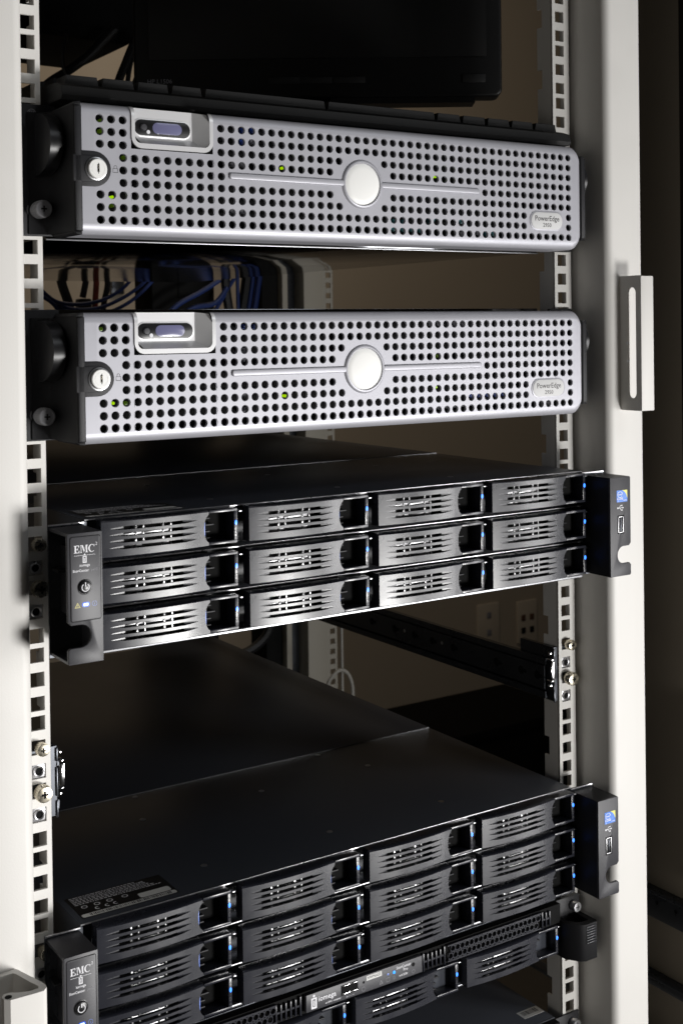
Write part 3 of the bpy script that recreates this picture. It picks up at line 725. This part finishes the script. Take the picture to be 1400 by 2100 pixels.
            text('product_lettering', 'px12', 2.25, -219.0, yy, 60.0, 'print_grey', pn, align='RIGHT', stretch=.92)
            b = MB(); b.lathe(-227.4, 50.0, [(4.9, y - .3), (4.7, y - .5), (4.3, y - .5), (4.25, y - .1), (4.2, y - .1), (4.0, y - 1.2), (3.6, y - 1.5), (0, y - 1.6)], n=28); pb = b.done('power_button', 'black_plain', ear, sharp=50)
            flat('power_mark', ring(-227.4, 49.8, 2.05, 2.55, 125, 415, 24) + [rect(-227.68, -227.12, 50.3, 53.0)], y - 1.66, 'print_white', pb)
            b = MB(); b.box(-228.4, -225.4, yy - .25, y, 38.4, 40.0, .15); b.done('status_light', 'led_white', ear)
            b = MB(); b.prism(rrect(-229.3, -224.5, 37.7, 40.7, 1.2, 4), y - .45, y); b.done('status_halo', 'led_halo', ear)  # glow around the status light, imitated by a weakly emitting patch
            tri = [[(-234.1, 37.6), (-230.3, 37.6), (-232.2, 40.9)]]
            flat('warning_mark', tri, yy, 'print_yellow', pn); flat('warning_mark', [[(-233.4, 38.0), (-231.0, 38.0), (-232.2, 40.1)]], yy - .01, 'panel_grey', pn); flat('warning_mark', [rect(-232.35, -232.05, 38.7, 39.6), rect(-232.35, -232.05, 38.2, 38.45)], yy - .02, 'print_yellow', pn)
            flat('info_mark', ring(-221.3, 39.2, 1.4, 1.6, n=18) + [rect(-221.45, -221.15, 38.4, 39.6)], yy, 'latch_blue', pn)
        else:
            b = MB(); b.prism(rect(222.6, 234.4, 62.9, 72.4), y - .2, y + .1); st = b.done('processor_sticker', 'sticker_blue', ear)
            flat('sticker_corner', [[(228.6, 72.4), (231.0, 71.3), (233.0, 69.2), (234.0, 66.6), (234.4, 66.0), (234.4, 72.4)]], y - .23, 'sticker_yellow', st)
            flat('sticker_ring', [[(226.3 + r_ * math.cos(a_) * 1.25, 69.0 + r_ * math.sin(a_)) for r_, a_ in ((rr_, aa_) for rr_, aa_ in q_)] for q_ in [((2.1, math.radians(20 * i)), (2.4, math.radians(20 * i)), (2.4, math.radians(20 * i + 20)), (2.1, math.radians(20 * i + 20))) for i in range(16)]], y - .25, 'print_white', st, .0005)
            text('sticker_lettering', 'intel', 2.3, 226.3, y - .26, 69.0, 'print_white', st, bold=.03)
            text('sticker_lettering', 'CORE', 2.5, 226.2, y - .26, 65.6, 'print_white', st, bold=.04)
            text('sticker_lettering', 'i3', 1.6, 224.2, y - .26, 63.6, 'print_white', st); text('sticker_lettering', 'inside', 1.6, 231.8, y - .26, 64.3, 'print_white', st)
            flat('usb_mark', [disc(223.9, 58.2, .75, 10), rect(224.5, 229.2, 58.0, 58.4), [(229.2, 57.5), (230.6, 58.2), (229.2, 58.9)], [(225.6, 58.4), (227.0, 59.9), (228.0, 59.9), (228.0, 60.3), (226.8, 60.3), (225.2, 58.4)], [(226.4, 58.0), (227.6, 56.6), (228.4, 56.6), (228.4, 56.2), (227.4, 56.2), (226.0, 58.0)], disc(228.4, 60.1, .55, 8), rect(228.0, 229.0, 55.9, 56.9)], y - .05, 'print_white', ear)
            b = MB(); b.box(223.4, 230.6, y - .25, y + 1, 37.4, 52.2, .2); ub = b.done('usb_port', 'matte_black', ear)
            b = MB()
            for x0, x1, z0, z1 in ((224.1, 224.8, 38.2, 51.4), (229.2, 229.9, 38.2, 51.4), (224.1, 229.9, 50.7, 51.4), (224.1, 229.9, 38.2, 38.9)): b.box(x0, x1, y - .4, y, z0, z1, .1)
            b.done('usb_shell', 'cage_steel', ub, weld=False)
            b = MB(); b.box(226.3, 227.5, y - .6, y, 39.6, 50, .1); b.done('usb_tongue', 'dark_steel', ub)
    # regulatory label on the cover
    zt_ = tall + .06
    b = MB(); b.box(-210.5, -140.5, 6.5, 40.5, tall + .01, zt_); lb = b.done('rating_label', 'label_black', top)
    def topflat(nm, polys, m_, dz=.03):
        q = MB()
        for i, p in enumerate(polys): q.face([(a, c, zt_ + dz + .002 * i) for a, c in p])
        return q.done(nm, m_, lb, recalc=False, weld=False)
    topflat('label_strip', [rrect(-209.5, -141.5, 7.5, 12.4, 1.5, 2), rrect(-166, -143, 13.4, 20.6, 1.5, 2)], 'label_white')
    xx = -204.; bars = []
    while xx < -146:
        wd = random.choice((.35, .5, .8)); bars.append(rect(xx, xx + wd, 8.4, 11.6)); xx += wd + random.choice((.35, .5, .9))
    topflat('barcode', bars, 'print_dark', .07)
    marks = []
    for cx_ in (-203, -194, -185, -174): marks += ring(cx_, 22.5, 1.6, 2.2, n=10)
    for cx_ in (-196, -189, -183): marks += ring(cx_, 16.5, 1.2, 1.9, 60, 300, 9)
    for row in range(6):
        xx = -208.
        while xx < -146 - row * 3:
            wd = random.uniform(1, 3.4); marks.append(rect(xx, xx + wd, 27 + row * 2.1, 27.8 + row * 2.1)); xx += wd + .7
    topflat('label_print', marks, 'print_white')
    return t
storage_array.tray = None
sa1 = storage_array('storage_array', (0, -40, -356.0), 'black twelve-bay storage array pulled out between the silver servers and the empty slot')
sa2 = storage_array('storage_array', (0, -23, -620.9), 'lower black twelve-bay storage array with white rating label on its top cover')

# ------------------------------------------------------------------ 1U network storage boxes
def nas(loc, label, with_trays):
    t = thing('network_storage', loc, label, 'network storage', 'thin black storage boxes')
    b = MB(); b.box(-214.5, 214.5, 0, 560, 0, 43.6, .3); b.done('chassis', 'black_steel', t)
    b = MB(); b.box(-214.5, 214.5, -1, 0, 42.6, 43.7, .2); b.done('chassis_edge', 'dark_steel', t)
    # perforated strips, bar vents and the centre label plate
    for xa in (-160., 93.3):
        b = MB(); r = 1.95; p = 4.7; nx = 20
        for i in range(nx):
            for j in range(2):
                cx_ = xa + p * (i + .5) + (p / 2 if j else 0); x0 = cx_ - p / 2
                b.cell(x0, x0 + p, 29.3 + j * 5.6, 29.3 + (j + 1) * 5.6, cx_, 29.3 + (j + .5) * 5.6, r, -9.8, -8, n=12, rim=.2)
        b.box(xa - 1, xa + p * nx + 3, -10.2, -8, 40.5, 41.6); b.box(xa - 1, xa + p * nx + 3, -10.2, -8, 28.2, 29.3)
        b.done('perforated_vent', 'charcoal', t, recalc=True)
    for xa, n_ in ((-64., 6), (68.5, 6), (191.5, 3)):
        for k in range(n_):
            b = MB(); b.box(xa + 4.1 * k, xa + 4.1 * k + 1.3, -10, -8, 28.4 if k % 5 else 27.4, 40.4 if k % 5 else 41.4, .2); b.done('vent_bar', 'charcoal', t)
        b = MB(); b.box(xa, xa + 4.1 * (n_ - 1), -9.4, -8, 34.0, 35.4); b.done('vent_bar', 'charcoal', t)
    b = MB(); b.box(-214, 214, -7.4, -.1, 26.6, 42.5); b.done('vent_back', 'matte_black', t)
    b = MB(); b.prism(rrect(-39, 66.6, 28.6, 41.4, .6, 2), -11.2, -8, bev=.3); pl = b.done('front_plate', 'panel_grey', t)
    y = -11.26
    flat('maker_logo', [rect(-34.6, -29.8, 30.0, 31.4), rect(-34.6, -33.4, 31.4, 37), rect(-31.0, -29.8, 31.4, 37), rect(-34.6, -29.8, 37, 38), disc(-32.2, 39.4, 1.0, 10), rect(-32.7, -31.6, 31.8, 36)], y, 'print_white', pl)
    text('maker_lettering', 'iomega', 5.4, -28.4, y, 35.8, 'print_white', pl, align='LEFT', bold=.05)
    text('maker_lettering', 'an EMC company', 1.9, -15.6, y, 31.2, 'print_white', pl, bold=.02)
    b = MB(); b.box(-8.6, 6.6, y - .1, -8, 32.2, 39.8, .2); ub = b.done('usb_port', 'matte_black', pl)
    b = MB(); b.box(-8.0, 6.0, y - .5, y, 32.6, 33.5, .1); b.box(-8.0, 6.0, y - .5, y, 38.8, 39.3, .1); b.done('usb_shell', 'chrome', ub)
    flat('usb_mark', [disc(-3.4, 30.3, .7, 8), rect(-2.8, 2.2, 30.15, 30.45), [(2.2, 29.7), (3.4, 30.3), (2.2, 30.9)]], y, 'print_grey', pl)
    flat('reset_mark', ring(11.6, 31.6, 1.5, 1.75, 60, 400, 14), y, 'print_grey', pl); flat('reset_hole', [disc(11.8, 36.6, 1.0, 12)], y, 'matte_black', pl)
    b = MB(); b.box(14.2, 28.2, y - .15, y + .1, 37.0, 40.6); nl = b.done('name_label', 'label_white', pl); text('name_lettering', 'NWNAS3', 2.9, 21.2, y - .2, 38.8, 'print_dark', nl, bold=.03)
    flat('warning_mark', [[(26.0, 30.6), (29.4, 30.6), (27.7, 33.8)]], y, 'print_grey', pl); flat('warning_mark', [[(26.6, 30.9), (28.8, 30.9), (27.7, 33.1)]], y - .02, 'panel_grey', pl)
    flat('disk_mark', [rect(32.6, 35.6, 30.5, 30.75), rect(32.6, 35.6, 33.4, 33.65), rect(32.6, 32.85, 30.7, 33.4), rect(35.35, 35.6, 30.7, 33.4)], y, 'print_grey', pl)
    flat('sun_mark', ring(39.8, 32.2, .8, 1.05, n=12) + [[(39.8 + 1.4 * math.cos(a) - .12, 32.2 + 1.4 * math.sin(a)), (39.8 + 1.4 * math.cos(a) + .12, 32.2 + 1.4 * math.sin(a)), (39.8 + 2 * math.cos(a) + .12, 32.2 + 2 * math.sin(a)), (39.8 + 2 * math.cos(a) - .12, 32.2 + 2 * math.sin(a))] for a in (math.radians(45 * k) for k in range(8))], y, 'print_grey', pl)
    b = MB(); b.lathe(39.8, 36.2, [(1.15, y), (1.1, y - .3), (0, y - .4)], n=14); b.done('status_light', 'led_cyan', pl)
    b = MB(); b.lathe(34.2, 36.2, [(.9, y), (0, y - .2)], n=12); b.done('status_light', 'latch_blue', pl)
    text('product_lettering', 'StorCenter', 3.0, 48.8, y, 38.4, 'print_white', pl, bold=.03); text('product_lettering', 'Pro', 3.0, 50.6, y, 35.6, 'print_white', pl, bold=.03)
    text('product_lettering', 'ix4-200r', 2.4, 48.6, y, 32.0, 'print_white', pl, bold=.02)
    flat('power_hole', [disc(58.0, 37.0, 1.6, 14)], y, 'matte_black', pl); flat('power_mark', ring(58.0, 31.8, 1.3, 1.55, 125, 415, 14) + [rect(57.85, 58.15, 31.8, 33.7)], y, 'print_grey', pl)
    if with_trays:
        for c in range(4):
            cp = copy_tree(storage_array.tray, t); cp.location = Vector((-207.6 + 106.4 * c, -10, 2.6)) * S
        b = MB(); b.box(-214, 213.5, -1.6, -.05, -.2, 1.4, .4); b.done('bottom_lip', 'lip_steel', t)
    # ears with folded black pull handles
    for sg in (-1, 1):
        b = MB(); b.box(min(sg * 213, sg * 241), max(sg * 213, sg * 241), -2.2, -.2, 1, 42.5, .3); er = b.done('ear_bracket', 'black_tex', t)
        o = [(sg * x, yy) for x, yy in ((214, -2.3), (214, -12), (221, -23), (226, -25.5), (238.5, -25.5), (240, -23.5), (240, -2.3), (234.5, -2.3), (234.5, -19.5), (228, -19.5), (223.5, -17.5), (218.5, -10), (218.5, -2.3))]
        b = MB(); b.prism(o, -3, 28, axis='z', bev=1.0, seg=2); hd = b.done('pull_handle', 'cap_black', t, sharp=40)
        b = MB()
        for k in range(7): b.box(min(sg * 226.5, sg * 235), max(sg * 226.5, sg * 237), -26.6, -25.7, 12 + k * 2.2, 13 + k * 2.2, .15)
        b.done('grip_ribs', 'charcoal', hd)
        x = sg * 233.5; b = MB(); b.lathe(x, 34.5, [(4.3, -2), (4.3, -7.5), (3.9, -8.2), (0, -8.3)], n=22); sc = b.done('thumbscrew', 'zinc', er, sharp=30)
        flat('cross_slot', [rect(x - 2, x + 2, 34.1, 34.9), rect(x - .4, x + .4, 32.5, 36.5)], -8.4, 'matte_black', sc)
    return t
n1 = nas((0, -2, -679.4), 'thin black network storage box named NWNAS3 directly under the lower storage array', True)
n2 = nas((0, 0, -780.8), 'thin black network storage box at the bottom edge, silver barcode label on its lid', False)
b = MB(); b.box(191.5, 213.5, 11, 22, 43.65, 43.8); lb = b.done('barcode_label', 'label_white', n2)
bars = []; xx = 194.
while xx < 210:
    wd = random.choice((.3, .45, .7)); bars.append((xx, wd)); xx += wd + random.choice((.3, .4, .7))
b = MB()
for x, wd in bars: b.box(x, x + wd, 14.6, 20.4, 43.81, 43.84)
b.done('barcode', 'print_dark', lb, weld=False)

# ------------------------------------------------------------------ empty slide rails
def slide(sgn, label):
    t = thing('slide_rail', (sgn * 222, 0, -472), label, 'slide rail', 'empty slide rails')
    def bx(b, x0, x1, *r): b.box(min(sgn * x0, sgn * x1), max(sgn * x0, sgn * x1), *r)
    b = MB(); bx(b, -1.5, 1.8, 6, 690, 5, 37); bx(b, -6, -1.5, 8, 690, 36, 38); bx(b, -6, -1.5, 8, 690, 4, 6); bx(b, -6.2, -5.0, 8, 690, 32.5, 36); bx(b, -6.2, -5.0, 8, 690, 6, 9.5)
    b.done('outer_channel', 'dark_steel', t, weld=False)
    b = MB(); bx(b, -5.4, -4.2, 10, 690, 11, 31); im = b.done('inner_member', 'dark_steel', t)
    for yy in (19.1, 39.8, 72.6, 134.9, 167.1, 196.1, 228.6, 268.7):
        b = MB(); o = disc(yy, 21.5, 3.6, 12); b.prism(o, sgn * -5.55, sgn * -5.42, axis='x'); b.prism(rect(yy - 7, yy - 3, 20, 23), sgn * -5.56, sgn * -5.42, axis='x'); b.done('keyhole', 'matte_black', im)
    for yy in (152, 212):
        b = MB(); b.lathe(yy, 22.5, [(1.8, sgn * -5.45), (1.6, sgn * -5.8), (0, sgn * -5.8)], n=12, axis='x'); b.done('rivet', 'zinc', im)
    b = MB(); bx(b, -2, 1.9, 1.5, 44, 2, 48); bx(b, -.5, 16, 2.3, 3.8, 2, 48); br = b.done('front_bracket', 'dark_steel', t, weld=False)
    b = MB(); bx(b, -2.6, -1.2, .2, 1.4, 38, 47, .4); bx(b, -2.6, -1.2, .2, 1.4, 15, 34, .4); bx(b, -2.6, -1.2, .2, 1.4, 1, 12, .4); b.done('bracket_edge', 'dark_steel', br)
    b = MB(); bx(b, -6.6, -2.9, -1.2, -.2, 21.5, 36.5, .5); bx(b, -6.2, -3.2, -.6, 6, 37.2, 39, .6); bx(b, -6.2, -3.2, -.6, 6, 19.2, 20.8, .6); b.done('release_tab', 'chrome', t, weld=False)
    b = MB()
    for zz in (15.5, 43): b.lathe(sgn * -4.4, zz, [(0, 1.5), (1.1, 1.9), (1.6, 3.2), (1.1, 4.6), (0, 5)], n=12)
    b.done('ball_bearing', 'chrome', t)
    return t
slide(1, 'dark empty slide rail running back from the right mounting rail')
slide(-1, 'dark empty slide rail behind the left mounting rail, only its bright tip showing')

# ------------------------------------------------------------------ keyboard and monitor above
kb = thing('keyboard', (0, 0, -1.5), 'black computer keyboard lying on top of the upper silver server', 'keyboard')
b = MB(); b.prism([(-22, 0), (-24, 3), (-22, 9), (-14, 12), (120, 22), (124, 18), (124, 0)], -219, 222, axis='x', bev=.8); b.done('keyboard_case', 'key_black', kb)
km = None
for r in range(5):
    x = -212.; y = -11 + 23 * r; z = 11 + 1.7 * r; i = 0
    while x < 205:
        wd = 17.5
        if r == 0 and -120 < x < 0: wd = 100
        elif r == 0: wd = 24
        if abs(x - 72) < 9: x += 8
        if km is None or wd != 17.5:
            b = MB(); b.prism([(0, 0), (wd, 0), (wd - 1.5, 7.5), (1.5, 7.5)], y, y + 17, bev=.5); o = b.done('key', 'key_black', kb); o.location = (x * S, 0, z * S)
            if wd == 17.5: km = o; ky = y
        else:
            o = km.copy(); COL.objects.link(o); o.parent = kb; o.location = (x * S, (y - ky) * S, z * S)
        x += wd + 1.4
mx, my = 142., 240.
mon = thing('computer_monitor', (mx, my, -20), 'black flat computer monitor standing above the keyboard, seen from below', 'monitor')
mon.rotation_euler = (0, 0, -YAW)
b = MB(); b.prism(rrect(-176, 176, 90, 372, 7, 5), -14, 12, bev=2.5, seg=3); mc = b.done('monitor_case', 'screen_dark', mon)
b = MB(); b.box(-161, 161, -15.2, -13.5, 128, 360, .3); b.done('screen', 'screen_dark', mon)
b = MB(); b.box(-150, 150, 12, 40, 110, 350, 6); b.done('monitor_back', 'matte_black', mon)
for x0 in (-47, -16, 15):
    b = MB(); b.box(x0, x0 + 30, -14.8, -13.8, 104, 110, .3); b.done('menu_button', 'key_black', mon)
b = MB(); b.box(138, 160, -14.8, -13.8, 103, 111, .4); b.done('power_button', 'key_black', mon)
text('model_lettering', 'HP L1506', 6.0, -151, -14.15, 107.5, 'print_grey', mon, align='CENTER')
b = MB(); b.box(12, 150, -12, 14, 84.5, 90); b.done('speaker_bar', 'screen_dark', mon)
b = MB(); b.box(-30, 40, 42, 62, 26, 200, 3); b.done('stand_neck', 'matte_black', mon)
b = MB(); b.prism(rrect(-95, 105, -40, 130, 30, 5), 18, 26, axis='z'); b.done('stand_base', 'matte_black', mon)
tag(MB().tube([at(803, 196, 330), at(797, 213, 330), at(788, 236, 330)], 4).done('video_cable', 'cable_grey'), 'short grey cable hanging below the monitor', 'cable')

# ------------------------------------------------------------------ behind the rack
def cable(label, m_, r, pts, name='cable', group=None):
    o = MB().tube([at(*p) for p in pts], r).done(name, m_); return tag(o, label, 'cable', group)
p0, p1 = at(84, 80, 560), at(262, 92, 560)
eq = thing('equipment_box', (p0.x, 560, p0.z), 'black equipment box high up behind the rack, left of the monitor', 'equipment box')
b = MB(); L = p1.x - p0.x; dzz = p1.z - p0.z
b.prism([(-30, 8), (14, 6), (L, dzz), (L + 8, dzz + 6), (L + 40, dzz + 90), (L + 40, 260), (-30, 260)], 0, 160, bev=2); b.done('box_body', 'matte_black', eq)
b = MB(); b.box(10, L - 10, -1, 0, 20, 60); b.done('vent_slot', 'matte_black', eq)
cable('thin black cable curving down under the equipment box', 'cable_black', 2.4, [(138, 70, 540), (130, 98, 540), (129, 125, 540), (134, 150, 540), (150, 175, 540)], group='black cables under the equipment box')
cable('thick black cable sloping down leftward under the equipment box', 'cable_black', 5.0, [(235, 60, 545), (208, 88, 545), (180, 116, 545), (145, 142, 545), (112, 162, 545), (95, 175, 545)], group='black cables under the equipment box')
cable('thick black cable beside the left edge of the monitor', 'cable_black', 5.0, [(284, 70, 545), (270, 100, 545), (258, 130, 545), (246, 160, 545), (238, 185, 545)], group='black cables under the equipment box')
cable('black cable just left of the monitor, second from it', 'cable_black', 3.0, [(286, 80, 545), (276, 105, 545), (267, 135, 545), (262, 168, 545)], group='black cables under the equipment box')
cable('black cable touching the lower left corner of the monitor', 'cable_black', 2.6, [(300, 115, 545), (289, 135, 545), (278, 163, 545), (270, 185, 545)], group='black cables under the equipment box')
# gap between the two silver servers
G = 'blue network cables in the gap between the servers'
for lab, ps in (('upper blue network cable drooping across the server gap', [(80, 590, 760), (115, 618, 760), (160, 624, 760), (205, 617, 760), (245, 597, 760), (270, 572, 760), (284, 545, 760)]),
                ('middle blue network cable drooping across the server gap', [(90, 604, 765), (140, 632, 765), (200, 632, 765), (250, 612, 765), (288, 586, 765), (310, 560, 765), (318, 535, 765)]),
                ('lower blue network cable drooping across the server gap', [(100, 612, 770), (150, 645, 770), (215, 642, 770), (262, 622, 770), (298, 592, 770), (322, 562, 770), (330, 535, 770)]),
                ('blue network cable rising left in the server gap', [(84, 606, 755), (108, 622, 755), (125, 645, 755), (132, 665, 755)])):
    cable(lab, 'cable_blue', 2.5, ps, 'network_cable', G)
for lab, ps, r in (('blue cable hanging in a strand right of the dark column', [(520, 500, 800), (531, 560, 800), (527, 600, 800), (518, 660, 800)], 7), ('second blue cable hanging beside the dark column', [(508, 500, 805), (518, 560, 805), (514, 605, 805), (505, 660, 805)], 5),
                   ('blue cable hanging straight down in the server gap', [(487, 500, 810), (487, 580, 810), (489, 660, 810)], 4.5), ('blue cable crossing diagonally between hanging cables', [(440, 640, 812), (463, 600, 812), (480, 572, 812), (498, 552, 812)], 5),
                   ('blue cable running up out of the dark column', [(330, 660, 790), (365, 625, 790), (410, 600, 790), (450, 575, 790)], 6), ('lower blue cable running up out of the dark column', [(350, 665, 792), (395, 632, 792), (440, 622, 792), (466, 590, 792)], 6)):
    cable(lab, 'cable_blue', r * .62, ps, 'network_cable', G)
K = 'black power cables in the server gap'
cable('black power cable leaning right at the far left of the server gap', 'cable_black', 6.5, [(122, 560, 790), (130, 590, 790), (142, 625, 790), (150, 665, 790)], 'power_cable', K)
cable('black power cable with thick plug in the server gap', 'cable_black', 4.5, [(182, 545, 792), (176, 580, 792), (170, 610, 792)], 'power_cable', K)
q = at(172, 628, 792); b = MB(); b.box(q.x - 9, q.x + 9, q.y - 9, q.y + 9, q.z - 28, q.z + 10, 3); tag(b.done('power_plug', 'cable_black'), 'black power plug at the end of the cable in the server gap', 'plug')
cable('red cable hanging in the server gap', 'cable_red', 4.2, [(198, 540, 795), (198, 580, 795), (196, 615, 795), (194, 665, 795)])
cable('dark cable just right of the red cable', 'cable_black', 4.2, [(215, 540, 797), (221, 580, 797), (214, 620, 797), (208, 665, 797)], 'power_cable', K)
cable('black cable hanging left of the straight blue cable', 'cable_black', 7, [(470, 500, 815), (462, 570, 815), (474, 665, 815)], 'power_cable', K)
cable('thick black cable hanging between two blue cables', 'cable_black', 9, [(500, 500, 815), (508, 560, 815), (494, 665, 815)], 'power_cable', K)
cable('black cable looping under the upper storage array', 'cable_black', 7, [(560, 1270, 830), (545, 1305, 830), (515, 1332, 830), (480, 1345, 830), (430, 1345, 830)], 'power_cable')
cable('thin grey cable loop beside the far rail', 'cable_grey', 2.6, [(664, 1425, 700), (676, 1395, 700), (695, 1375, 700), (712, 1380, 700), (722, 1405, 700), (723, 1440, 700)])
cable('thin grey cable hanging straight beside the far rail', 'cable_grey', 2.0, [(700, 1285, 705), (701, 1350, 705), (702, 1430, 705)])
# power strip column at the rear of the rack
p0, p1 = at(312, 600, 840), at(440, 600, 840)
pd = thing('power_strip', (p0.x, 840, -1440), 'tall black power strip column seen through the server gap', 'power strip')
b = MB(); b.box(0, p1.x - p0.x, 0, 60, 0, 1500, 2); b.done('strip_body', 'matte_black', pd)
for k in range(24):
    b = MB(); b.box(40, 75, -2, 0, 60 + k * 58, 95 + k * 58, 1); b.done('strip_socket', 'matte_black', pd)
# second open rack frame further back
f0 = at(545, 600, 860)
fr = thing('open_rack', (f0.x, 860, -1470), 'second pale open rack standing behind, with perforated rail', 'rack')
def col(a, c, y0, y1, nm, m_):
    xa, xc = at(a, 600, 860).x - f0.x, at(c, 600, 860).x - f0.x
    b = MB(); b.box(xa, xc, y0, y1, 30, 1700, 1); return b.done(nm, m_, fr)
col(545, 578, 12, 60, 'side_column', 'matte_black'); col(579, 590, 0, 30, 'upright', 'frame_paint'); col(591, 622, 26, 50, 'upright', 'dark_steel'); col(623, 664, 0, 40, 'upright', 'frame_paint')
xa, xc = at(667, 600, 860).x - f0.x, at(689, 600, 860).x - f0.x
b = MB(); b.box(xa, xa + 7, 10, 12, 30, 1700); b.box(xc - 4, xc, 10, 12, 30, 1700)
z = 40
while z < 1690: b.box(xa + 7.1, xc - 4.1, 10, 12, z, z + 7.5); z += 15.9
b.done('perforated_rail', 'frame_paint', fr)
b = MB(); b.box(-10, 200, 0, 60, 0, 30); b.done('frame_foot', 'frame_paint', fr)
# low black cabinet against the wall
lc = thing('low_cabinet', (700, 1700, -1470), 'low black cabinet against the wall behind the rack', 'cabinet')
b = MB(); b.box(-1500, 1150, 0, 290, 0, 270, 3); b.done('cabinet_body', 'matte_black', lc)
b = MB(); b.box(-1505, 1155, -6, 292, 270.5, 298, 3); b.done('cabinet_top', 'matte_black', lc)
# wall plates
def wall_plate(a, c, label, sockets):
    q0, q1 = at(*a, 1999), at(*c, 1999); t = thing('wall_outlet', ((q0.x + q1.x) / 2, 1999.5, q1.z), label, 'wall outlet', 'wall outlets')
    w_, h_ = abs(q1.x - q0.x) / 2, abs(q0.z - q1.z)
    b = MB(); b.prism(rrect(-w_, w_, 0, h_, 4), -6, 0, bev=2); b.done('cover_plate', 'outlet_plastic', t)
    for x, z, m_ in sockets:
        b = MB(); b.box(x - 8, x + 8, -7.5, -5, h_ * z - 9, h_ * z + 9, 1.5); b.done('socket', m_, t)
    return t
wall_plate((977, 1241), (1022, 1318), 'pale power outlet on the back wall, left of the jack plate', [(0, .72, 'print_grey'), (0, .3, 'print_grey')])
wall_plate((1058, 1234), (1099, 1313), 'pale jack plate with four dark sockets on the back wall', [(-16, .6, 'jack_brown'), (16, .6, 'jack_brown'), (-16, .3, 'matte_black'), (16, .3, 'matte_black')])
q = at(98, 101, 1999); b = MB(); b.box(q.x - 16, q.x + 16, 1985, 1999.5, q.z - 14, q.z + 14, 2); tag(b.done('wall_box', 'dark_steel'), 'small dark box on the wall at upper left beside the post', 'wall box')
q = at(238, 590, 1999); b = MB(); b.box(q.x - 16, q.x + 16, 1985, 1999.5, q.z - 16, q.z + 16, 2); tag(b.done('wall_box', 'dark_steel'), 'small dark box on the wall seen through the cable gap', 'wall box')
# perforated side bars of the neighbouring cabinet, right edge
sb = thing('side_frame', (420, 42, -1470), 'dim perforated side bars of a neighbouring cabinet at right', 'cabinet frame')
for z0, z1 in ((-706, -738), (-790, -806), (-850, -862)):
    b = MB(); b.box(0, 3, -30, 420, z1 + 1470, z0 + 1470, .8); o = b.done('side_bar', 'dark_steel', sb)  # dark material stands in for the lack of light on these bars
    b = MB(); b.box(-9, 0, -30, 420, z0 + 1470 - 3, z0 + 1470, .6); b.done('bar_flange', 'dark_steel', o)
    if z0 == -706:
        for k in range(12):
            b = MB(); b.lathe(-15 + k * 24, z0 + 1470 - 15, [(3.2, -.15), (3.2, .1), (0, -.16)], n=14, axis='x'); b.done('bar_hole', 'matte_black', o)
b = MB(); b.box(0, 40, -60, -4, 0, 1700, 2); b.done('side_post', 'cap_black', sb)
b = MB(); b.box(4, 8, -3, 160, 0, 1750, 1); b.done('darkening_panel', 'side_brown', sb)  # dark sheet added to darken the view past the right post
